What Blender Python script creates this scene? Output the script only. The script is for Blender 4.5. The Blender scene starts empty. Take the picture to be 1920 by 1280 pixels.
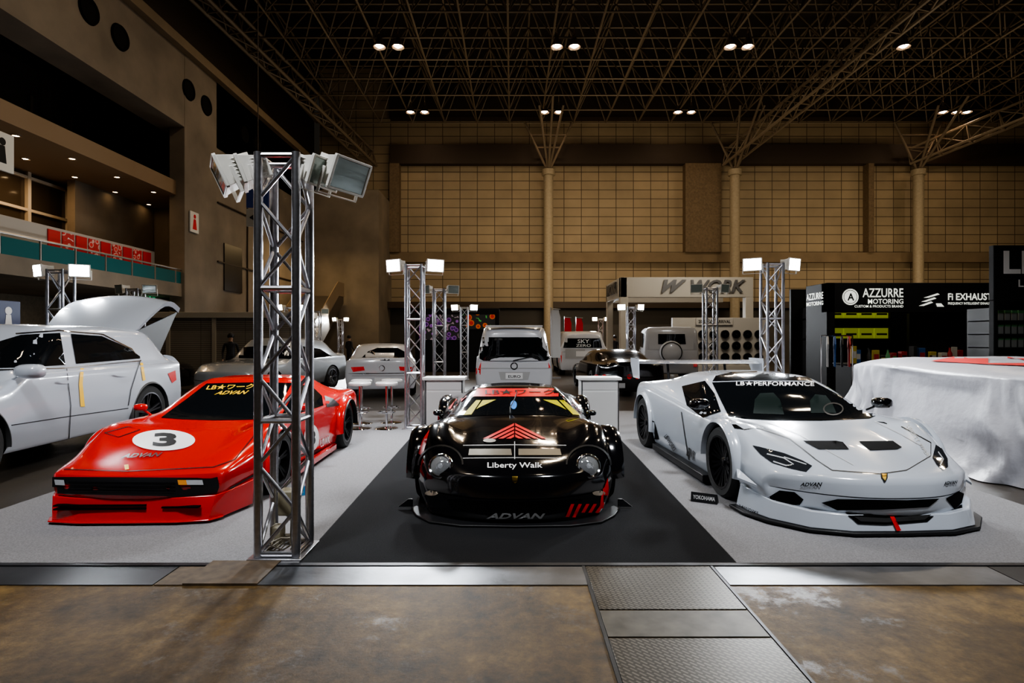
import bpy,bmesh,math,random
import numpy as np
from mathutils import Vector,Matrix,noise
from mathutils.bvhtree import BVHTree
random.seed(7)
SC=bpy.context.scene; COL=SC.collection
try: SC.view_settings.look='AgX - Medium High Contrast'
except Exception as e: print(e)
EYE=Vector((0,0,1.55)); F=1066.667
pi=math.pi
# ------------------------------------------------------------ materials
MC={}
def mat(name,col,rough=.5,metal=0,emit=0,coat=0,var=.0,vscale=8,bump=0,bscale=60,spec=.5,trans=0):
    if name in MC: return MC[name]
    m=bpy.data.materials.new(name); m.use_nodes=True
    nt=m.node_tree; b=nt.nodes['Principled BSDF']
    c=(col[0],col[1],col[2],1)
    b.inputs['Base Color'].default_value=c
    b.inputs['Roughness'].default_value=rough
    b.inputs['Metallic'].default_value=metal
    b.inputs['Coat Weight'].default_value=coat
    b.inputs['Coat Roughness'].default_value=.04
    b.inputs['Specular IOR Level'].default_value=spec
    if emit:
        b.inputs['Emission Color'].default_value=c; b.inputs['Emission Strength'].default_value=emit
    if trans: b.inputs['Transmission Weight'].default_value=trans
    if var or bump:
        tc=nt.nodes.new('ShaderNodeTexCoord')
        if var:
            n=nt.nodes.new('ShaderNodeTexNoise'); n.inputs['Scale'].default_value=vscale; n.inputs['Detail'].default_value=6
            nt.links.new(tc.outputs['Object'],n.inputs['Vector'])
            r=nt.nodes.new('ShaderNodeValToRGB')
            r.color_ramp.elements[0].position=.3; r.color_ramp.elements[1].position=.7
            r.color_ramp.elements[0].color=tuple(x*(1-var) for x in col)+(1,)
            r.color_ramp.elements[1].color=tuple(min(1,x*(1+var)) for x in col)+(1,)
            nt.links.new(n.outputs['Fac'],r.inputs['Fac']); nt.links.new(r.outputs['Color'],b.inputs['Base Color'])
        if bump:
            n2=nt.nodes.new('ShaderNodeTexNoise'); n2.inputs['Scale'].default_value=bscale; n2.inputs['Detail'].default_value=4
            nt.links.new(tc.outputs['Object'],n2.inputs['Vector'])
            bp=nt.nodes.new('ShaderNodeBump'); bp.inputs['Strength'].default_value=bump; bp.inputs['Distance'].default_value=.02
            nt.links.new(n2.outputs['Fac'],bp.inputs['Height']); nt.links.new(bp.outputs['Normal'],b.inputs['Normal'])
    MC[name]=m; return m
def brickmat(name,c1,c2,mortar,bw,rh,ms,axis='XZ',rough=.6,metal=0,bump=.3,offset=0):
    m=bpy.data.materials.new(name); m.use_nodes=True; nt=m.node_tree; b=nt.nodes['Principled BSDF']
    tc=nt.nodes.new('ShaderNodeTexCoord'); sx=nt.nodes.new('ShaderNodeSeparateXYZ'); cx=nt.nodes.new('ShaderNodeCombineXYZ')
    nt.links.new(tc.outputs['Object'],sx.inputs[0])
    nt.links.new(sx.outputs[axis[0]],cx.inputs[0]); nt.links.new(sx.outputs[axis[1]],cx.inputs[1])
    br=nt.nodes.new('ShaderNodeTexBrick'); br.offset=offset; br.squash=1
    br.inputs['Color1'].default_value=c1+(1,); br.inputs['Color2'].default_value=c2+(1,); br.inputs['Mortar'].default_value=mortar+(1,)
    br.inputs['Scale'].default_value=1; br.inputs['Mortar Size'].default_value=ms; br.inputs['Brick Width'].default_value=bw; br.inputs['Row Height'].default_value=rh
    br.inputs['Mortar Smooth'].default_value=.1
    nt.links.new(cx.outputs[0],br.inputs['Vector'])
    n=nt.nodes.new('ShaderNodeTexNoise'); n.inputs['Scale'].default_value=.5; n.inputs['Detail'].default_value=5
    nt.links.new(tc.outputs['Object'],n.inputs['Vector'])
    mr=nt.nodes.new('ShaderNodeMapRange'); mr.inputs[3].default_value=.65; mr.inputs[4].default_value=1.25
    nt.links.new(n.outputs['Fac'],mr.inputs[0])
    mx=nt.nodes.new('ShaderNodeMix'); mx.data_type='RGBA'; mx.blend_type='MULTIPLY'; mx.inputs[0].default_value=1
    nt.links.new(br.outputs['Color'],mx.inputs[6]); nt.links.new(mr.outputs[0],mx.inputs[7])
    nt.links.new(mx.outputs[2],b.inputs['Base Color'])
    b.inputs['Roughness'].default_value=rough; b.inputs['Metallic'].default_value=metal
    if bump:
        bp=nt.nodes.new('ShaderNodeBump'); bp.inputs['Strength'].default_value=bump; bp.inputs['Distance'].default_value=.03; bp.invert=True
        nt.links.new(br.outputs['Fac'],bp.inputs['Height']); nt.links.new(bp.outputs['Normal'],b.inputs['Normal'])
    return m
def floor_mat():
    m=bpy.data.materials.new('stained_concrete'); m.use_nodes=True; nt=m.node_tree; b=nt.nodes['Principled BSDF']
    L=nt.links.new; N=nt.nodes.new
    tc=N('ShaderNodeTexCoord')
    def ns(s,d,r=.6):
        n=N('ShaderNodeTexNoise'); n.inputs['Scale'].default_value=s; n.inputs['Detail'].default_value=d; n.inputs['Roughness'].default_value=r
        L(tc.outputs['Object'],n.inputs['Vector']); return n
    n1=ns(1.7,9,.72); r1=N('ShaderNodeValToRGB'); e=r1.color_ramp.elements
    e[0].position=.34; e[0].color=(.024,.013,.004,1); e[1].position=.68; e[1].color=(.18,.11,.033,1)
    x=e.new(.5); x.color=(.085,.049,.014,1)
    L(n1.outputs['Fac'],r1.inputs['Fac'])
    n2=ns(13,9,.8); mr=N('ShaderNodeMapRange'); mr.inputs[1].default_value=.3; mr.inputs[2].default_value=.7; mr.inputs[3].default_value=.4; mr.inputs[4].default_value=1.4
    L(n2.outputs['Fac'],mr.inputs[0])
    mx=N('ShaderNodeMix'); mx.data_type='RGBA'; mx.blend_type='MULTIPLY'; mx.inputs[0].default_value=1
    L(r1.outputs['Color'],mx.inputs[6]); L(mr.outputs[0],mx.inputs[7])
    n3=ns(.9,9,.8); r3=N('ShaderNodeValToRGB'); r3.color_ramp.elements[0].position=.55; r3.color_ramp.elements[1].position=.62
    L(n3.outputs['Fac'],r3.inputs['Fac'])
    m2=N('ShaderNodeMix'); m2.data_type='RGBA'; m2.inputs[7].default_value=(.05,.04,.026,1)
    mm=N('ShaderNodeMath'); mm.operation='MULTIPLY'; mm.inputs[1].default_value=.5; L(r3.outputs['Color'],mm.inputs[0])
    L(mm.outputs[0],m2.inputs[0]); L(mx.outputs[2],m2.inputs[6])
    sx=N('ShaderNodeSeparateXYZ'); L(tc.outputs['Object'],sx.inputs[0])
    g=N('ShaderNodeMapRange'); g.inputs[1].default_value=3.6; g.inputs[2].default_value=4.2; L(sx.outputs['Y'],g.inputs[0])
    m3=N('ShaderNodeMix'); m3.data_type='RGBA'; m3.inputs[7].default_value=(.04,.037,.034,1)
    g2=N('ShaderNodeMath'); g2.operation='MULTIPLY'; g2.inputs[1].default_value=.85; L(g.outputs[0],g2.inputs[0])
    L(g2.outputs[0],m3.inputs[0]); L(m2.outputs[2],m3.inputs[6]); L(m3.outputs[2],b.inputs['Base Color'])
    rr=N('ShaderNodeMapRange'); rr.inputs[3].default_value=.6; rr.inputs[4].default_value=.3; L(r3.outputs['Color'],rr.inputs[0])
    rb=N('ShaderNodeMix'); rb.data_type='FLOAT'; L(g.outputs[0],rb.inputs[0]); L(rr.outputs[0],rb.inputs[2]); rb.inputs[3].default_value=.3
    L(rb.outputs[0],b.inputs['Roughness']); b.inputs['Specular IOR Level'].default_value=.4
    bp=N('ShaderNodeBump'); bp.inputs['Strength'].default_value=.35; bp.inputs['Distance'].default_value=.01
    L(n2.outputs['Fac'],bp.inputs['Height']); L(bp.outputs['Normal'],b.inputs['Normal'])
    return m
def checker_mat():
    m=bpy.data.materials.new('tread_plate_steel'); m.use_nodes=True; nt=m.node_tree; b=nt.nodes['Principled BSDF']; L=nt.links.new; N=nt.nodes.new
    tc=N('ShaderNodeTexCoord'); mp=N('ShaderNodeMapping'); mp.inputs['Rotation'].default_value=(0,0,pi/4); L(tc.outputs['Object'],mp.inputs[0])
    br=N('ShaderNodeTexBrick'); br.offset=.5; br.inputs['Scale'].default_value=1; br.inputs['Brick Width'].default_value=.05; br.inputs['Row Height'].default_value=.022; br.inputs['Mortar Size'].default_value=.0065
    br.inputs['Color1'].default_value=(.14,.128,.105,1); br.inputs['Color2'].default_value=(.10,.092,.075,1); br.inputs['Mortar'].default_value=(.028,.024,.018,1)
    L(mp.outputs[0],br.inputs['Vector']); L(br.outputs['Color'],b.inputs['Base Color'])
    bp=N('ShaderNodeBump'); bp.invert=True; bp.inputs['Strength'].default_value=.9; bp.inputs['Distance'].default_value=.004
    L(br.outputs['Fac'],bp.inputs['Height']); L(bp.outputs['Normal'],b.inputs['Normal'])
    b.inputs['Metallic'].default_value=.5; b.inputs['Roughness'].default_value=.42
    return m
# ------------------------------------------------------------ mesh builder
class G:
    def __init__(s): s.v=[];s.f=[];s.m=[]
    def add(s,vs,fs,mi=0):
        o=len(s.v); s.v+=[tuple(v) for v in vs]; s.f+=[tuple(i+o for i in f) for f in fs]; s.m+=[mi]*len(fs)
    def box(s,x0,x1,y0,y1,z0,z1,mi=0,M=None):
        vs=[Vector((x,y,z)) for x in(x0,x1) for y in(y0,y1) for z in(z0,z1)]
        if M: vs=[M@v for v in vs]
        s.add(vs,[(0,1,3,2),(4,6,7,5),(0,4,5,1),(2,3,7,6),(0,2,6,4),(1,5,7,3)],mi); return s
    def tube(s,a,b,r,n=8,mi=0,r2=None,cap=True):
        a=Vector(a);b=Vector(b);d=(b-a).normalized(); r2=r if r2 is None else r2
        u=d.orthogonal().normalized(); w=d.cross(u); vs=[]
        for p,q in((a,r),(b,r2)):
            for i in range(n):
                t=2*pi*i/n; vs.append(p+u*q*math.cos(t)+w*q*math.sin(t))
        fs=[(i,(i+1)%n,n+(i+1)%n,n+i) for i in range(n)]
        if cap: fs+=[tuple(range(n))[::-1],tuple(range(n,2*n))]
        s.add(vs,fs,mi); return s
    def path(s,pts,r,n=8,mi=0):
        for a,b in zip(pts,pts[1:]): s.tube(a,b,r,n,mi)
        return s
    def lathe(s,prof,M=None,n=32,mi=0):
        M=M or Matrix.Identity(4); vs=[];k=len(prof)
        for i in range(n):
            t=2*pi*i/n
            for r,z in prof: vs.append(M@Vector((r*math.cos(t),r*math.sin(t),z)))
        fs=[(i*k+j,((i+1)%n)*k+j,((i+1)%n)*k+j+1,i*k+j+1) for i in range(n) for j in range(k-1)]
        s.add(vs,fs,mi); return s
    def prism(s,poly,M,d,mi=0):
        n=len(poly); vs=[M@Vector((x,y,0)) for x,y in poly]+[M@Vector((x,y,d)) for x,y in poly]
        s.add(vs,[tuple(range(n))[::-1],tuple(range(n,2*n))]+[(i,(i+1)%n,n+(i+1)%n,n+i) for i in range(n)],mi); return s
    def mesh(s,name,mats,angle=40):
        me=bpy.data.meshes.new(name); me.from_pydata(s.v,[],s.f)
        for m in mats: me.materials.append(m)
        me.polygons.foreach_set('material_index',s.m)
        bm=bmesh.new(); bm.from_mesh(me); bmesh.ops.recalc_face_normals(bm,faces=bm.faces); bm.to_mesh(me); bm.free()
        me.polygons.foreach_set('use_smooth',[True]*len(me.polygons)); me.set_sharp_from_angle(angle=math.radians(angle)); me.update()
        return me
    def build(s,name,mats,parent=None,loc=(0,0,0),rot=(0,0,0),bevel=0,angle=40,**kw):
        if not isinstance(mats,(list,tuple)): mats=[mats]
        return mk(name,s.mesh(name,mats,angle),parent,loc,rot,bevel,**kw)
def mk(name,me,parent=None,loc=(0,0,0),rot=(0,0,0),bevel=0,label=None,cat=None,group=None,kind=None):
    o=bpy.data.objects.new(name,me); COL.objects.link(o); o.location=loc; o.rotation_euler=rot
    if parent: o.parent=parent
    if bevel:
        b=o.modifiers.new('bevel','BEVEL'); b.width=bevel; b.segments=2; b.limit_method='ANGLE'
    if label:o['label']=label
    if cat:o['category']=cat
    if group:o['group']=group
    if kind:o['kind']=kind
    return o
def thing(name,label,cat,loc=(0,0,0),rz=0,group=None):
    o=mk(name,None,None,loc,(0,0,rz),label=label,cat=cat,group=group); o.empty_display_size=.1; return o
def copytree(o,loc,rz=None,label=None):
    c=o.copy(); COL.objects.link(c); c.location=loc
    if rz is not None:c.rotation_euler[2]=rz
    if label:c['label']=label
    def rec(src,dst):
        for ch in src.children:
            k=ch.copy(); COL.objects.link(k); k.parent=dst; rec(ch,k)
    rec(o,c); return c
# ------------------------------------------------------------ text
TC={}
def text_bm(txt,shear=0,bold=0.0):
    key=(txt,shear,bold)
    if key not in TC:
        cu=bpy.data.curves.new('t','FONT'); cu.body=txt; cu.shear=shear; cu.offset=bold; cu.resolution_u=3
        ob=bpy.data.objects.new('t',cu); COL.objects.link(ob); bpy.context.view_layer.update()
        me=bpy.data.meshes.new_from_object(ob.evaluated_get(bpy.context.evaluated_depsgraph_get()))
        bpy.data.objects.remove(ob); bpy.data.curves.remove(cu)
        vs=[v.co.copy() for v in me.vertices]; fs=[tuple(p.vertices) for p in me.polygons]
        x0=min(v.x for v in vs);x1=max(v.x for v in vs);y0=min(v.y for v in vs);y1=max(v.y for v in vs)
        vs=[((v.x-x0)/(x1-x0),(v.y-y0)/(y1-y0)) for v in vs]; bpy.data.meshes.remove(me); TC[key]=(vs,fs)
    return TC[key]
def sign_text(txt,m,org,u,v,parent,shear=0,bold=.01,name='lettering'):
    """flat lettering standing on a sign: org lower-left corner, u width vector, v height vector"""
    vs,fs=text_bm(txt,shear,bold); org=Vector(org);u=Vector(u);v=Vector(v)
    me=bpy.data.meshes.new(name); me.from_pydata([org+u*a+v*b for a,b in vs],[],fs); me.materials.append(m)
    return mk(name,me,parent)
# ------------------------------------------------------------ surface trims (glass, grilles, decals) laid on curved bodies
def gridcut(bm,cell):
    xs=[v.co.x for v in bm.verts]; ys=[v.co.y for v in bm.verts]
    for ax,lo,hi in((0,min(xs),max(xs)),(1,min(ys),max(ys))):
        t=lo+cell
        while t<hi-1e-3:
            co=[0,0,0];no=[0,0,0];co[ax]=t;no[ax]=1
            bmesh.ops.bisect_plane(bm,geom=bm.verts[:]+bm.edges[:]+bm.faces[:],plane_co=co,plane_no=no); t+=cell
def lay(car,name,bm,m,off,cell,parent=None,label=None):
    gridcut(bm,cell); bm.verts.ensure_lookup_table()
    Mi=car['M'].inverted(); o=Mi@EYE; R=Mi.to_3x3(); dead=[]
    for v in bm.verts:
        d=(R@Vector(((v.co.x-960)/F,1,-(v.co.y-635)/F))).normalized()
        h,n,i,ds=car['bvh'].ray_cast(o,d)
        if h is None: dead.append(v); continue
        if n.dot(d)>0:n=-n
        v.co=h+n*off
    if dead: bmesh.ops.delete(bm,geom=dead,context='VERTS')
    bad=[f for f in bm.faces if max(e.calc_length() for e in f.edges)>.45]
    if bad: bmesh.ops.delete(bm,geom=bad,context='FACES')
    if not bm.faces: print('EMPTY',name); bm.free(); return None
    me=bpy.data.meshes.new(name); bm.to_mesh(me); bm.free(); me.materials.append(m)
    me.polygons.foreach_set('use_smooth',[True]*len(me.polygons))
    return mk(name,me,parent or car['o'],label=label)
def trim(car,name,poly,m,off=.005,cell=9,label=None,parent=None):
    bm=bmesh.new(); bm.faces.new([bm.verts.new((x,y,0)) for x,y in poly])
    bmesh.ops.triangulate(bm,faces=bm.faces[:])
    return lay(car,name,bm,m,off,cell,parent,label)
def ell(cx,cy,rx,ry,n=28,rot=0):
    return [(cx+rx*math.cos(t)*math.cos(rot)-ry*math.sin(t)*math.sin(rot),cy+rx*math.cos(t)*math.sin(rot)+ry*math.sin(t)*math.cos(rot)) for t in [2*pi*i/n for i in range(n)]]
def band(pts,w):
    a=[];b=[]
    for i,p in enumerate(pts):
        q=pts[min(i+1,len(pts)-1)];r=pts[max(i-1,0)]
        dx,dy=q[0]-r[0],q[1]-r[1];l=math.hypot(dx,dy) or 1
        a.append((p[0]-dy/l*w/2,p[1]+dx/l*w/2)); b.append((p[0]+dy/l*w/2,p[1]-dx/l*w/2))
    return a+b[::-1]
def line(car,name,pts,w,m,off=.007,cell=9):
    bm=bmesh.new(); P=band(pts,w); n=len(pts); V=[bm.verts.new((x,y,0)) for x,y in P]
    for i in range(n-1): bm.faces.new([V[i],V[i+1],V[2*n-2-i],V[2*n-1-i]])
    return lay(car,name,bm,m,off,cell)
def decal(car,txt,bl,br,tl,m,off=.009,shear=0,bold=.01,name='lettering',cell=9):
    vs,fs=text_bm(txt,shear,bold); bm=bmesh.new()
    V=[bm.verts.new((bl[0]+(br[0]-bl[0])*a+(tl[0]-bl[0])*b,bl[1]+(br[1]-bl[1])*a+(tl[1]-bl[1])*b,0)) for a,b in vs]
    for f in fs:
        try: bm.faces.new([V[i] for i in f])
        except Exception: pass
    return lay(car,name,bm,m,off,cell)
def hit(car,px,py):
    Mi=car['M'].inverted(); o=Mi@EYE; d=(Mi.to_3x3()@Vector(((px-960)/F,1,-(py-635)/F))).normalized()
    h,n,i,ds=car['bvh'].ray_cast(o,d)
    if h is None: return None,None
    if n.dot(d)>0:n=-n
    return h,n
# ------------------------------------------------------------ palette
BLK=mat('black_plastic',(.008,.008,.009),.45,spec=.3); RUB=mat('tyre_rubber',(.014,.014,.014),.75,bump=.1)
GLASS=mat('dark_tinted_glass',(.004,.005,.006),.05,spec=.5)
CHR=mat('chrome',(.8,.8,.82),.08,1); ALU=mat('truss_aluminium',(.50,.50,.53),.33,1,var=.12,vscale=30)
WHT=mat('white_laminate',(.55,.545,.53),.4,var=.04); DARK=mat('flat_black',(.003,.003,.003),.8,spec=.05)
REDL=mat('red_tail_lamp',(.5,.01,.01),.15,coat=1,emit=.25); CLR=mat('headlamp_glass',(.75,.78,.82),.06,.4,coat=1)
RIMB=mat('gunmetal_rim',(.025,.025,.028),.3,.8); RIMS=mat('silver_rim',(.55,.55,.57),.25,1)
TW=mat('white_vinyl',(.8,.8,.8),.4); TK=mat('black_vinyl',(.008,.008,.008),.4,spec=.2); TG=mat('grey_vinyl',(.42,.42,.42),.4)
YEL=mat('yellow_vinyl',(.85,.50,.01),.4); REDV=mat('red_vinyl',(.62,.006,.008),.3,spec=.3)
PRED=mat('red_car_paint',(.55,.003,.004),.16,coat=.7); PBLK=mat('black_car_paint',(.003,.003,.004),.12,coat=.8)
PWHT=mat('white_car_paint',(.42,.45,.50),.22,coat=1); PPRL=mat('pearl_white_paint',(.50,.54,.60),.2,coat=1)
PVAN=mat('white_van_paint',(.62,.63,.66),.25,coat=.8)
PSIL=mat('pale_silver_paint',(.42,.45,.48),.25,.3,coat=1)
GOLD=mat('gold_badge',(.8,.55,.12),.3,1); ORG=mat('amber_lamp',(.8,.3,.05),.2,coat=1)
LIT=mat('lit_lamp_glass',(.88,.95,1.0),.3,emit=110); WARM=mat('lit_warm_bulb',(1,.68,.36),.3,emit=22)
CONC=mat('raw_concrete',(.19,.155,.115),.8,var=.25,vscale=.6,bump=.2,bscale=5)
CARB=mat('steel_frame_paint',(.20,.155,.105),.55,.15)
# ------------------------------------------------------------ camera
cam=bpy.data.cameras.new('camera'); co=bpy.data.objects.new('camera',cam); COL.objects.link(co)
co.location=EYE; co.rotation_euler=(pi/2,0,0); cam.lens=20; cam.sensor_width=36; cam.shift_y=-5/1920; SC.camera=co
# ------------------------------------------------------------ room
def S(name,g,mats,bevel=0,rot=(0,0,0)): return g.build(name,mats,kind='structure',bevel=bevel)
S('floor',G().box(-40,48,-8,46,-.3,0),floor_mat())
PANEL=brickmat('wall_panels',(.34,.265,.165),(.31,.24,.15),(.08,.054,.03),1.28,.66,.026)
S('wall_back',G().box(-14.2,48,42,42.4,0,21.5),PANEL)
S('ceiling',G().box(-22,48,-8,46,21.5,21.8),mat('roof_deck',(.022,.015,.010),.9))
S('wall_right',G().box(47.5,48,-8,42,0,21.5),CONC)
TB=mat('wall_band',(.20,.145,.085),.7,var=.15,vscale=.7)
DK=mat('dark_steel_band',(.04,.026,.016),.6,.2)
n=[0]
def T(g,m,bevel=0):
    n[0]+=1; return S('trim_%d'%n[0],g,m,bevel)
T(G().box(-8.9,47.5,41.5,42,7.15,7.85),TB); T(G().box(-8.9,47.5,41.4,42,14.3,15.7),DK)
T(G().box(-8.9,47.5,41.2,42,17.6,21.4),DK)
T(G().box(-8.9,47.5,40.6,42,3.75,4.2),DK); T(G().box(-8.9,47.5,41.6,42,0,3.75),mat('recess_shade',(.05,.043,.035),.6))  # dark slab at floor level paints the shadow of the wall recess
T(G().box(-14,-8.9,38,42,0,11.5),CONC)
PIL=mat('wall_pilaster',(.15,.105,.06),.7,var=.2)
for x0,x1 in((12.6,15.2),(25.9,26.3),(-8.9,-8.2)):
    T(G().box(x0,x1,41.3,42,7.85,14.3),PIL)
COLM=mat('painted_column',(.34,.28,.19),.5,var=.1)
for cx in(2.6,15.9,29.0,42.2):
    g=G().tube((cx,40.6,0),(cx,40.6,13.4),.34,24)
    g.tube((cx,40.6,13.2),(cx,40.6,13.6),.46,24)
    for dx,dy in((-1.7,0),(1.7,0),(-.8,-3),(.8,-3),(0,-4.5)):
        g.tube((cx,40.6,13.4),(cx+dx,40.6+dy,17),.08,8,1)
    for a in(.5,.75): g.tube((cx-1.7*a,40.6,13.4+3.6*a),(cx+1.7*a,40.6,13.4+3.6*a),.06,6,1)
    T(g,[COLM,CARB])
T(G().box(-15.2,-14,2,42,10.6,14.0),CONC); T(G().box(-14.9,-13.7,2,42,13.7,14.1),TB)
T(G().box(-15,-14.6,2,42,14.0,21.4),DK)
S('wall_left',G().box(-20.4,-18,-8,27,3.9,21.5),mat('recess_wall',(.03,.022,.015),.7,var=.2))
g=G()
for i in range(12):
    y=6+i*1.9; g.box(-18,-17.9,y-.06,y+.06,8.3,10.6)
g.box(-18,-17.9,5,26.8,9.3,9.4); T(g,mat('recess_mullion',(.09,.065,.04),.5))
T(G().box(-18.2,-14.35,-8,26.9,7.7,8.3),mat('soffit',(.22,.145,.08),.6))
T(G().box(-20.4,-14.1,-8,26.9,3.35,3.9),CONC)
T(G().box(-20.4,-14,26.9,42,0,14),CONC)
T(G().box(-14.65,-13.98,24.3,26.95,0,13.9),CONC,.03)
for yy in(30,34): T(G().box(-14.0,-13.93,yy,yy+.06,0,10.6),DK)
T(G().box(-14.0,-13.93,27,38,5.2,5.26),DK); T(G().box(-14.0,-13.93,27,38,8,8.06),DK)
T(G().box(-14.02,-13.94,27.6,29.4,3.9,6.2),mat('wall_opening',(.02,.015,.01),.4))
S('wall_left_lower',G().box(-22,-20.2,-8,27,0,3.4),mat('lower_wall',(.20,.165,.12),.7,var=.15))
g=G(); 
for i in range(14):
    y=2+i*1.9; g.box(-17.95,-17.8,y-.07,y+.07,3.9,7.7,0)
for z in(5.0,6.3,7.5): g.box(-17.95,-17.82,1,26.8,z-.05,z+.05,0)
g.box(-17.99,-17.93,1,26.8,3.9,7.7,1)
S('window_1',g,[mat('white_mullion',(.55,.48,.38),.5),mat('window_dark',(.045,.034,.022),.1,coat=.3)])
T(G().box(-17.2,-16.9,22,26.8,3.9,7.7),CONC)
g=G().tube((-14.15,2,4.5),(-14.15,26.7,4.5),.035,8,0)
for i in range(19):
    y=2+i*1.37
    g.box(-14.18,-14.13,y-.02,y+.02,3.5,4.5,0)
    g.box(-14.16,-14.14,y+.05,y+1.32,3.55,4.4,1)
g.build('balcony_railing',[mat('railing_steel',(.35,.33,.3),.4,.8),mat('teal_glass',(.01,.10,.11),.15,emit=.05)],label='steel balcony railing with teal glass panels',cat='railing')
base=None
for i,y in enumerate([15,17.2,19.4,21.6,23.8,26]):
    for x in(-15.0,-16.6):
        if base is None:
            base=thing('downlight','small round recessed downlight glowing in the balcony soffit','ceiling light',(x,y,7.7),group='downlights in the balcony soffit')
            G().lathe([(.14,.0),(.14,-.03),(.1,-.03),(.09,0)],n=20).build('housing',CHR,base)
            G().lathe([(0,-.012),(.09,-.012)],n=20).build('bulb',WARM,base)
        else: copytree(base,(x,y,7.7))
base=None
for y,z in((15.6,12.4),(17.3,12.4),(18.8,12.4),(20.3,12.3),(24.6,12.3),(26,12.2),(29.7,12.2),(31.2,12.2),(36,12.2),(38,12.2)):
    if base is None:
        M=Matrix.Rotation(pi/2,4,'Y')
        base=G().lathe([(.0,.03),(.33,.03),(.36,.06),(.42,.08),(.46,.0)],M,24).build('air_nozzle',mat('nozzle_black',(.006,.005,.004),.8,spec=.1),loc=(-14.0,y,z),label='round black air nozzle on the concrete beam',cat='air vent',group='air nozzles along the beam')
    else: copytree(base,(-14.0,y,z))
# ------------------------------------------------------------ space-frame roof
g=G(); s=2.3; z0,z1=17.0,19.4; nx=24; ny=10; X0=-14; Y0=20
def lo(i,j): return Vector((X0+i*s,Y0+j*s,z0))
def up(i,j): return Vector((X0+(i+.5)*s,Y0+(j+.5)*s,z1))
for i in range(nx):
    for j in range(ny):
        if i<nx-1: g.tube(lo(i,j),lo(i+1,j),.055,5,cap=False)
        if j<ny-1: g.tube(lo(i,j),lo(i,j+1),.055,5,cap=False)
        if i<nx-1 and j<ny-1:
            if i<nx-2: g.tube(up(i,j),up(i+1,j),.055,5,cap=False)
            if j<ny-2: g.tube(up(i,j),up(i,j+1),.055,5,cap=False)
            for a,b in((0,0),(1,0),(0,1),(1,1)): g.tube(lo(i+a,j+b),up(i,j),.04,5,cap=False)
T(g,CARB)
def lattice(a,b,w,h,seg,r=.07):
    a=Vector(a);b=Vector(b);g=G();d=(b-a).normalized();sx=d.cross(Vector((0,0,1))).normalized()*w;uz=sx.cross(d).normalized()*h
    cs=[a,a+sx,a+sx*.5+uz];P=[[c+(b-a)*k/seg for k in range(seg+1)] for c in cs]
    for c in P: g.tube(c[0],c[-1],r,6)
    for k in range(seg):
        for p,q in((0,1),(1,2),(2,0)):
            g.tube(P[p][k],P[q][k],r*.45,5); g.tube(P[p][k],P[q][k+1],r*.45,5)
    return g
T(lattice((15.9,41,14),(20.5,24,17.6),.8,1.2,12,.10),CARB)
T(lattice((-9.9,41.6,14.2),(-14.4,22,17.3),.8,1.2,14,.10),CARB)
T(lattice((29,41,14),(37,30,17),.8,1.2,8,.09),CARB)
base=None
HB=mat('lit_high_bay',(1,.72,.48),.3,emit=50)
for y,zz,xs in((29.2,16.5,(-6.8,-5.85,2.3,3.2,11.2,12.1,20.1)),(38.4,16.8,(-6.85,-5.9,2.2,3.15,11.2,12.1,29.1,30,30.7)),(24.8,16.5,(-6.8,2.8,11.5))):
    for x in xs:
        if base is None:
            base=thing('high_bay_lamp','bell-shaped metal high bay lamp glowing under the roof frame','ceiling light',(x,y,zz),group='high bay lamps under the roof')
            G().lathe([(.06,.7),(.1,.45),(.16,.4),(.3,.05),(.32,0),(.29,.02),(.14,.36)],n=20).build('lamp_shade',mat('spun_aluminium',(.5,.42,.34),.3,.9),base)
            G().lathe([(0,-.02),(.10,.0),(.2,.08),(.14,.2),(0,.25)],n=20).build('bulb',HB,base)
            G().tube((0,0,.7),(0,0,1.2),.03,6).build('stem',CARB,base)
        else: copytree(base,(x,y,zz))
# ------------------------------------------------------------ floor finishes
LC=mat('light_grey_carpet',(.215,.212,.22),.95,var=.22,vscale=90,bump=.4,bscale=300)
DC=mat('charcoal_carpet',(.012,.0125,.014),.95,var=.35,vscale=120,bump=.4,bscale=300,spec=.2)
def slab(name,pts,z0,z1,m,label,cat):
    G().prism(pts,Matrix.Translation((0,0,z0)),z1-z0).build(name,m,label=label,cat=cat)
slab('carpet',[(-4.62,3.92),(-1.47,3.92),(-1.66,12.2),(-4.7,12.2)],0,.008,LC,'light grey needle-felt carpet under the red sports car','carpet')
slab('carpet',[(-1.465,3.92),(1.545,3.92),(1.745,12.2),(-1.655,12.2)],0,.009,DC,'charcoal needle-felt carpet under the black sports car','carpet')
slab('carpet',[(1.55,3.92),(4.75,3.92),(4.75,12.2),(1.75,12.2)],0,.008,LC,'light grey needle-felt carpet under the white supercar','carpet')
STL=mat('worn_steel',(.13,.138,.152),.36,.75,var=.5,vscale=2.5,bump=.05,bscale=20); DST=mat('dark_steel',(.038,.04,.045),.45,.6,var=.35,vscale=3)
STP=mat('plain_floor_steel',(.075,.068,.056),.5,.5,var=.35,vscale=9)
BRN=mat('rusty_board',(.075,.05,.028),.65,var=.4,vscale=14)
for x0,x1,m,lb in((-6,-2.26,DST,'dark steel trench cover plate set in the floor'),(-2.25,-1.72,BRN,'brown stained trench cover board in the floor'),(-1.71,.485,STL,'worn shiny steel trench cover plate set in the floor'),(1.37,3.22,STL,'worn shiny steel trench cover plate set in the floor'),(3.23,6,DST,'dark steel trench cover plate set in the floor')):
    G().box(x0,x1,3.575,3.86,0,.006).build('trench_cover',m,label=lb,cat='floor plate')
G().box(-6,6,3.868,3.912,0,.012).build('trench_edge_strip',DST,label='narrow dark steel edging strip beside the carpet',cat='floor strip')
CK=checker_mat()
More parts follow.
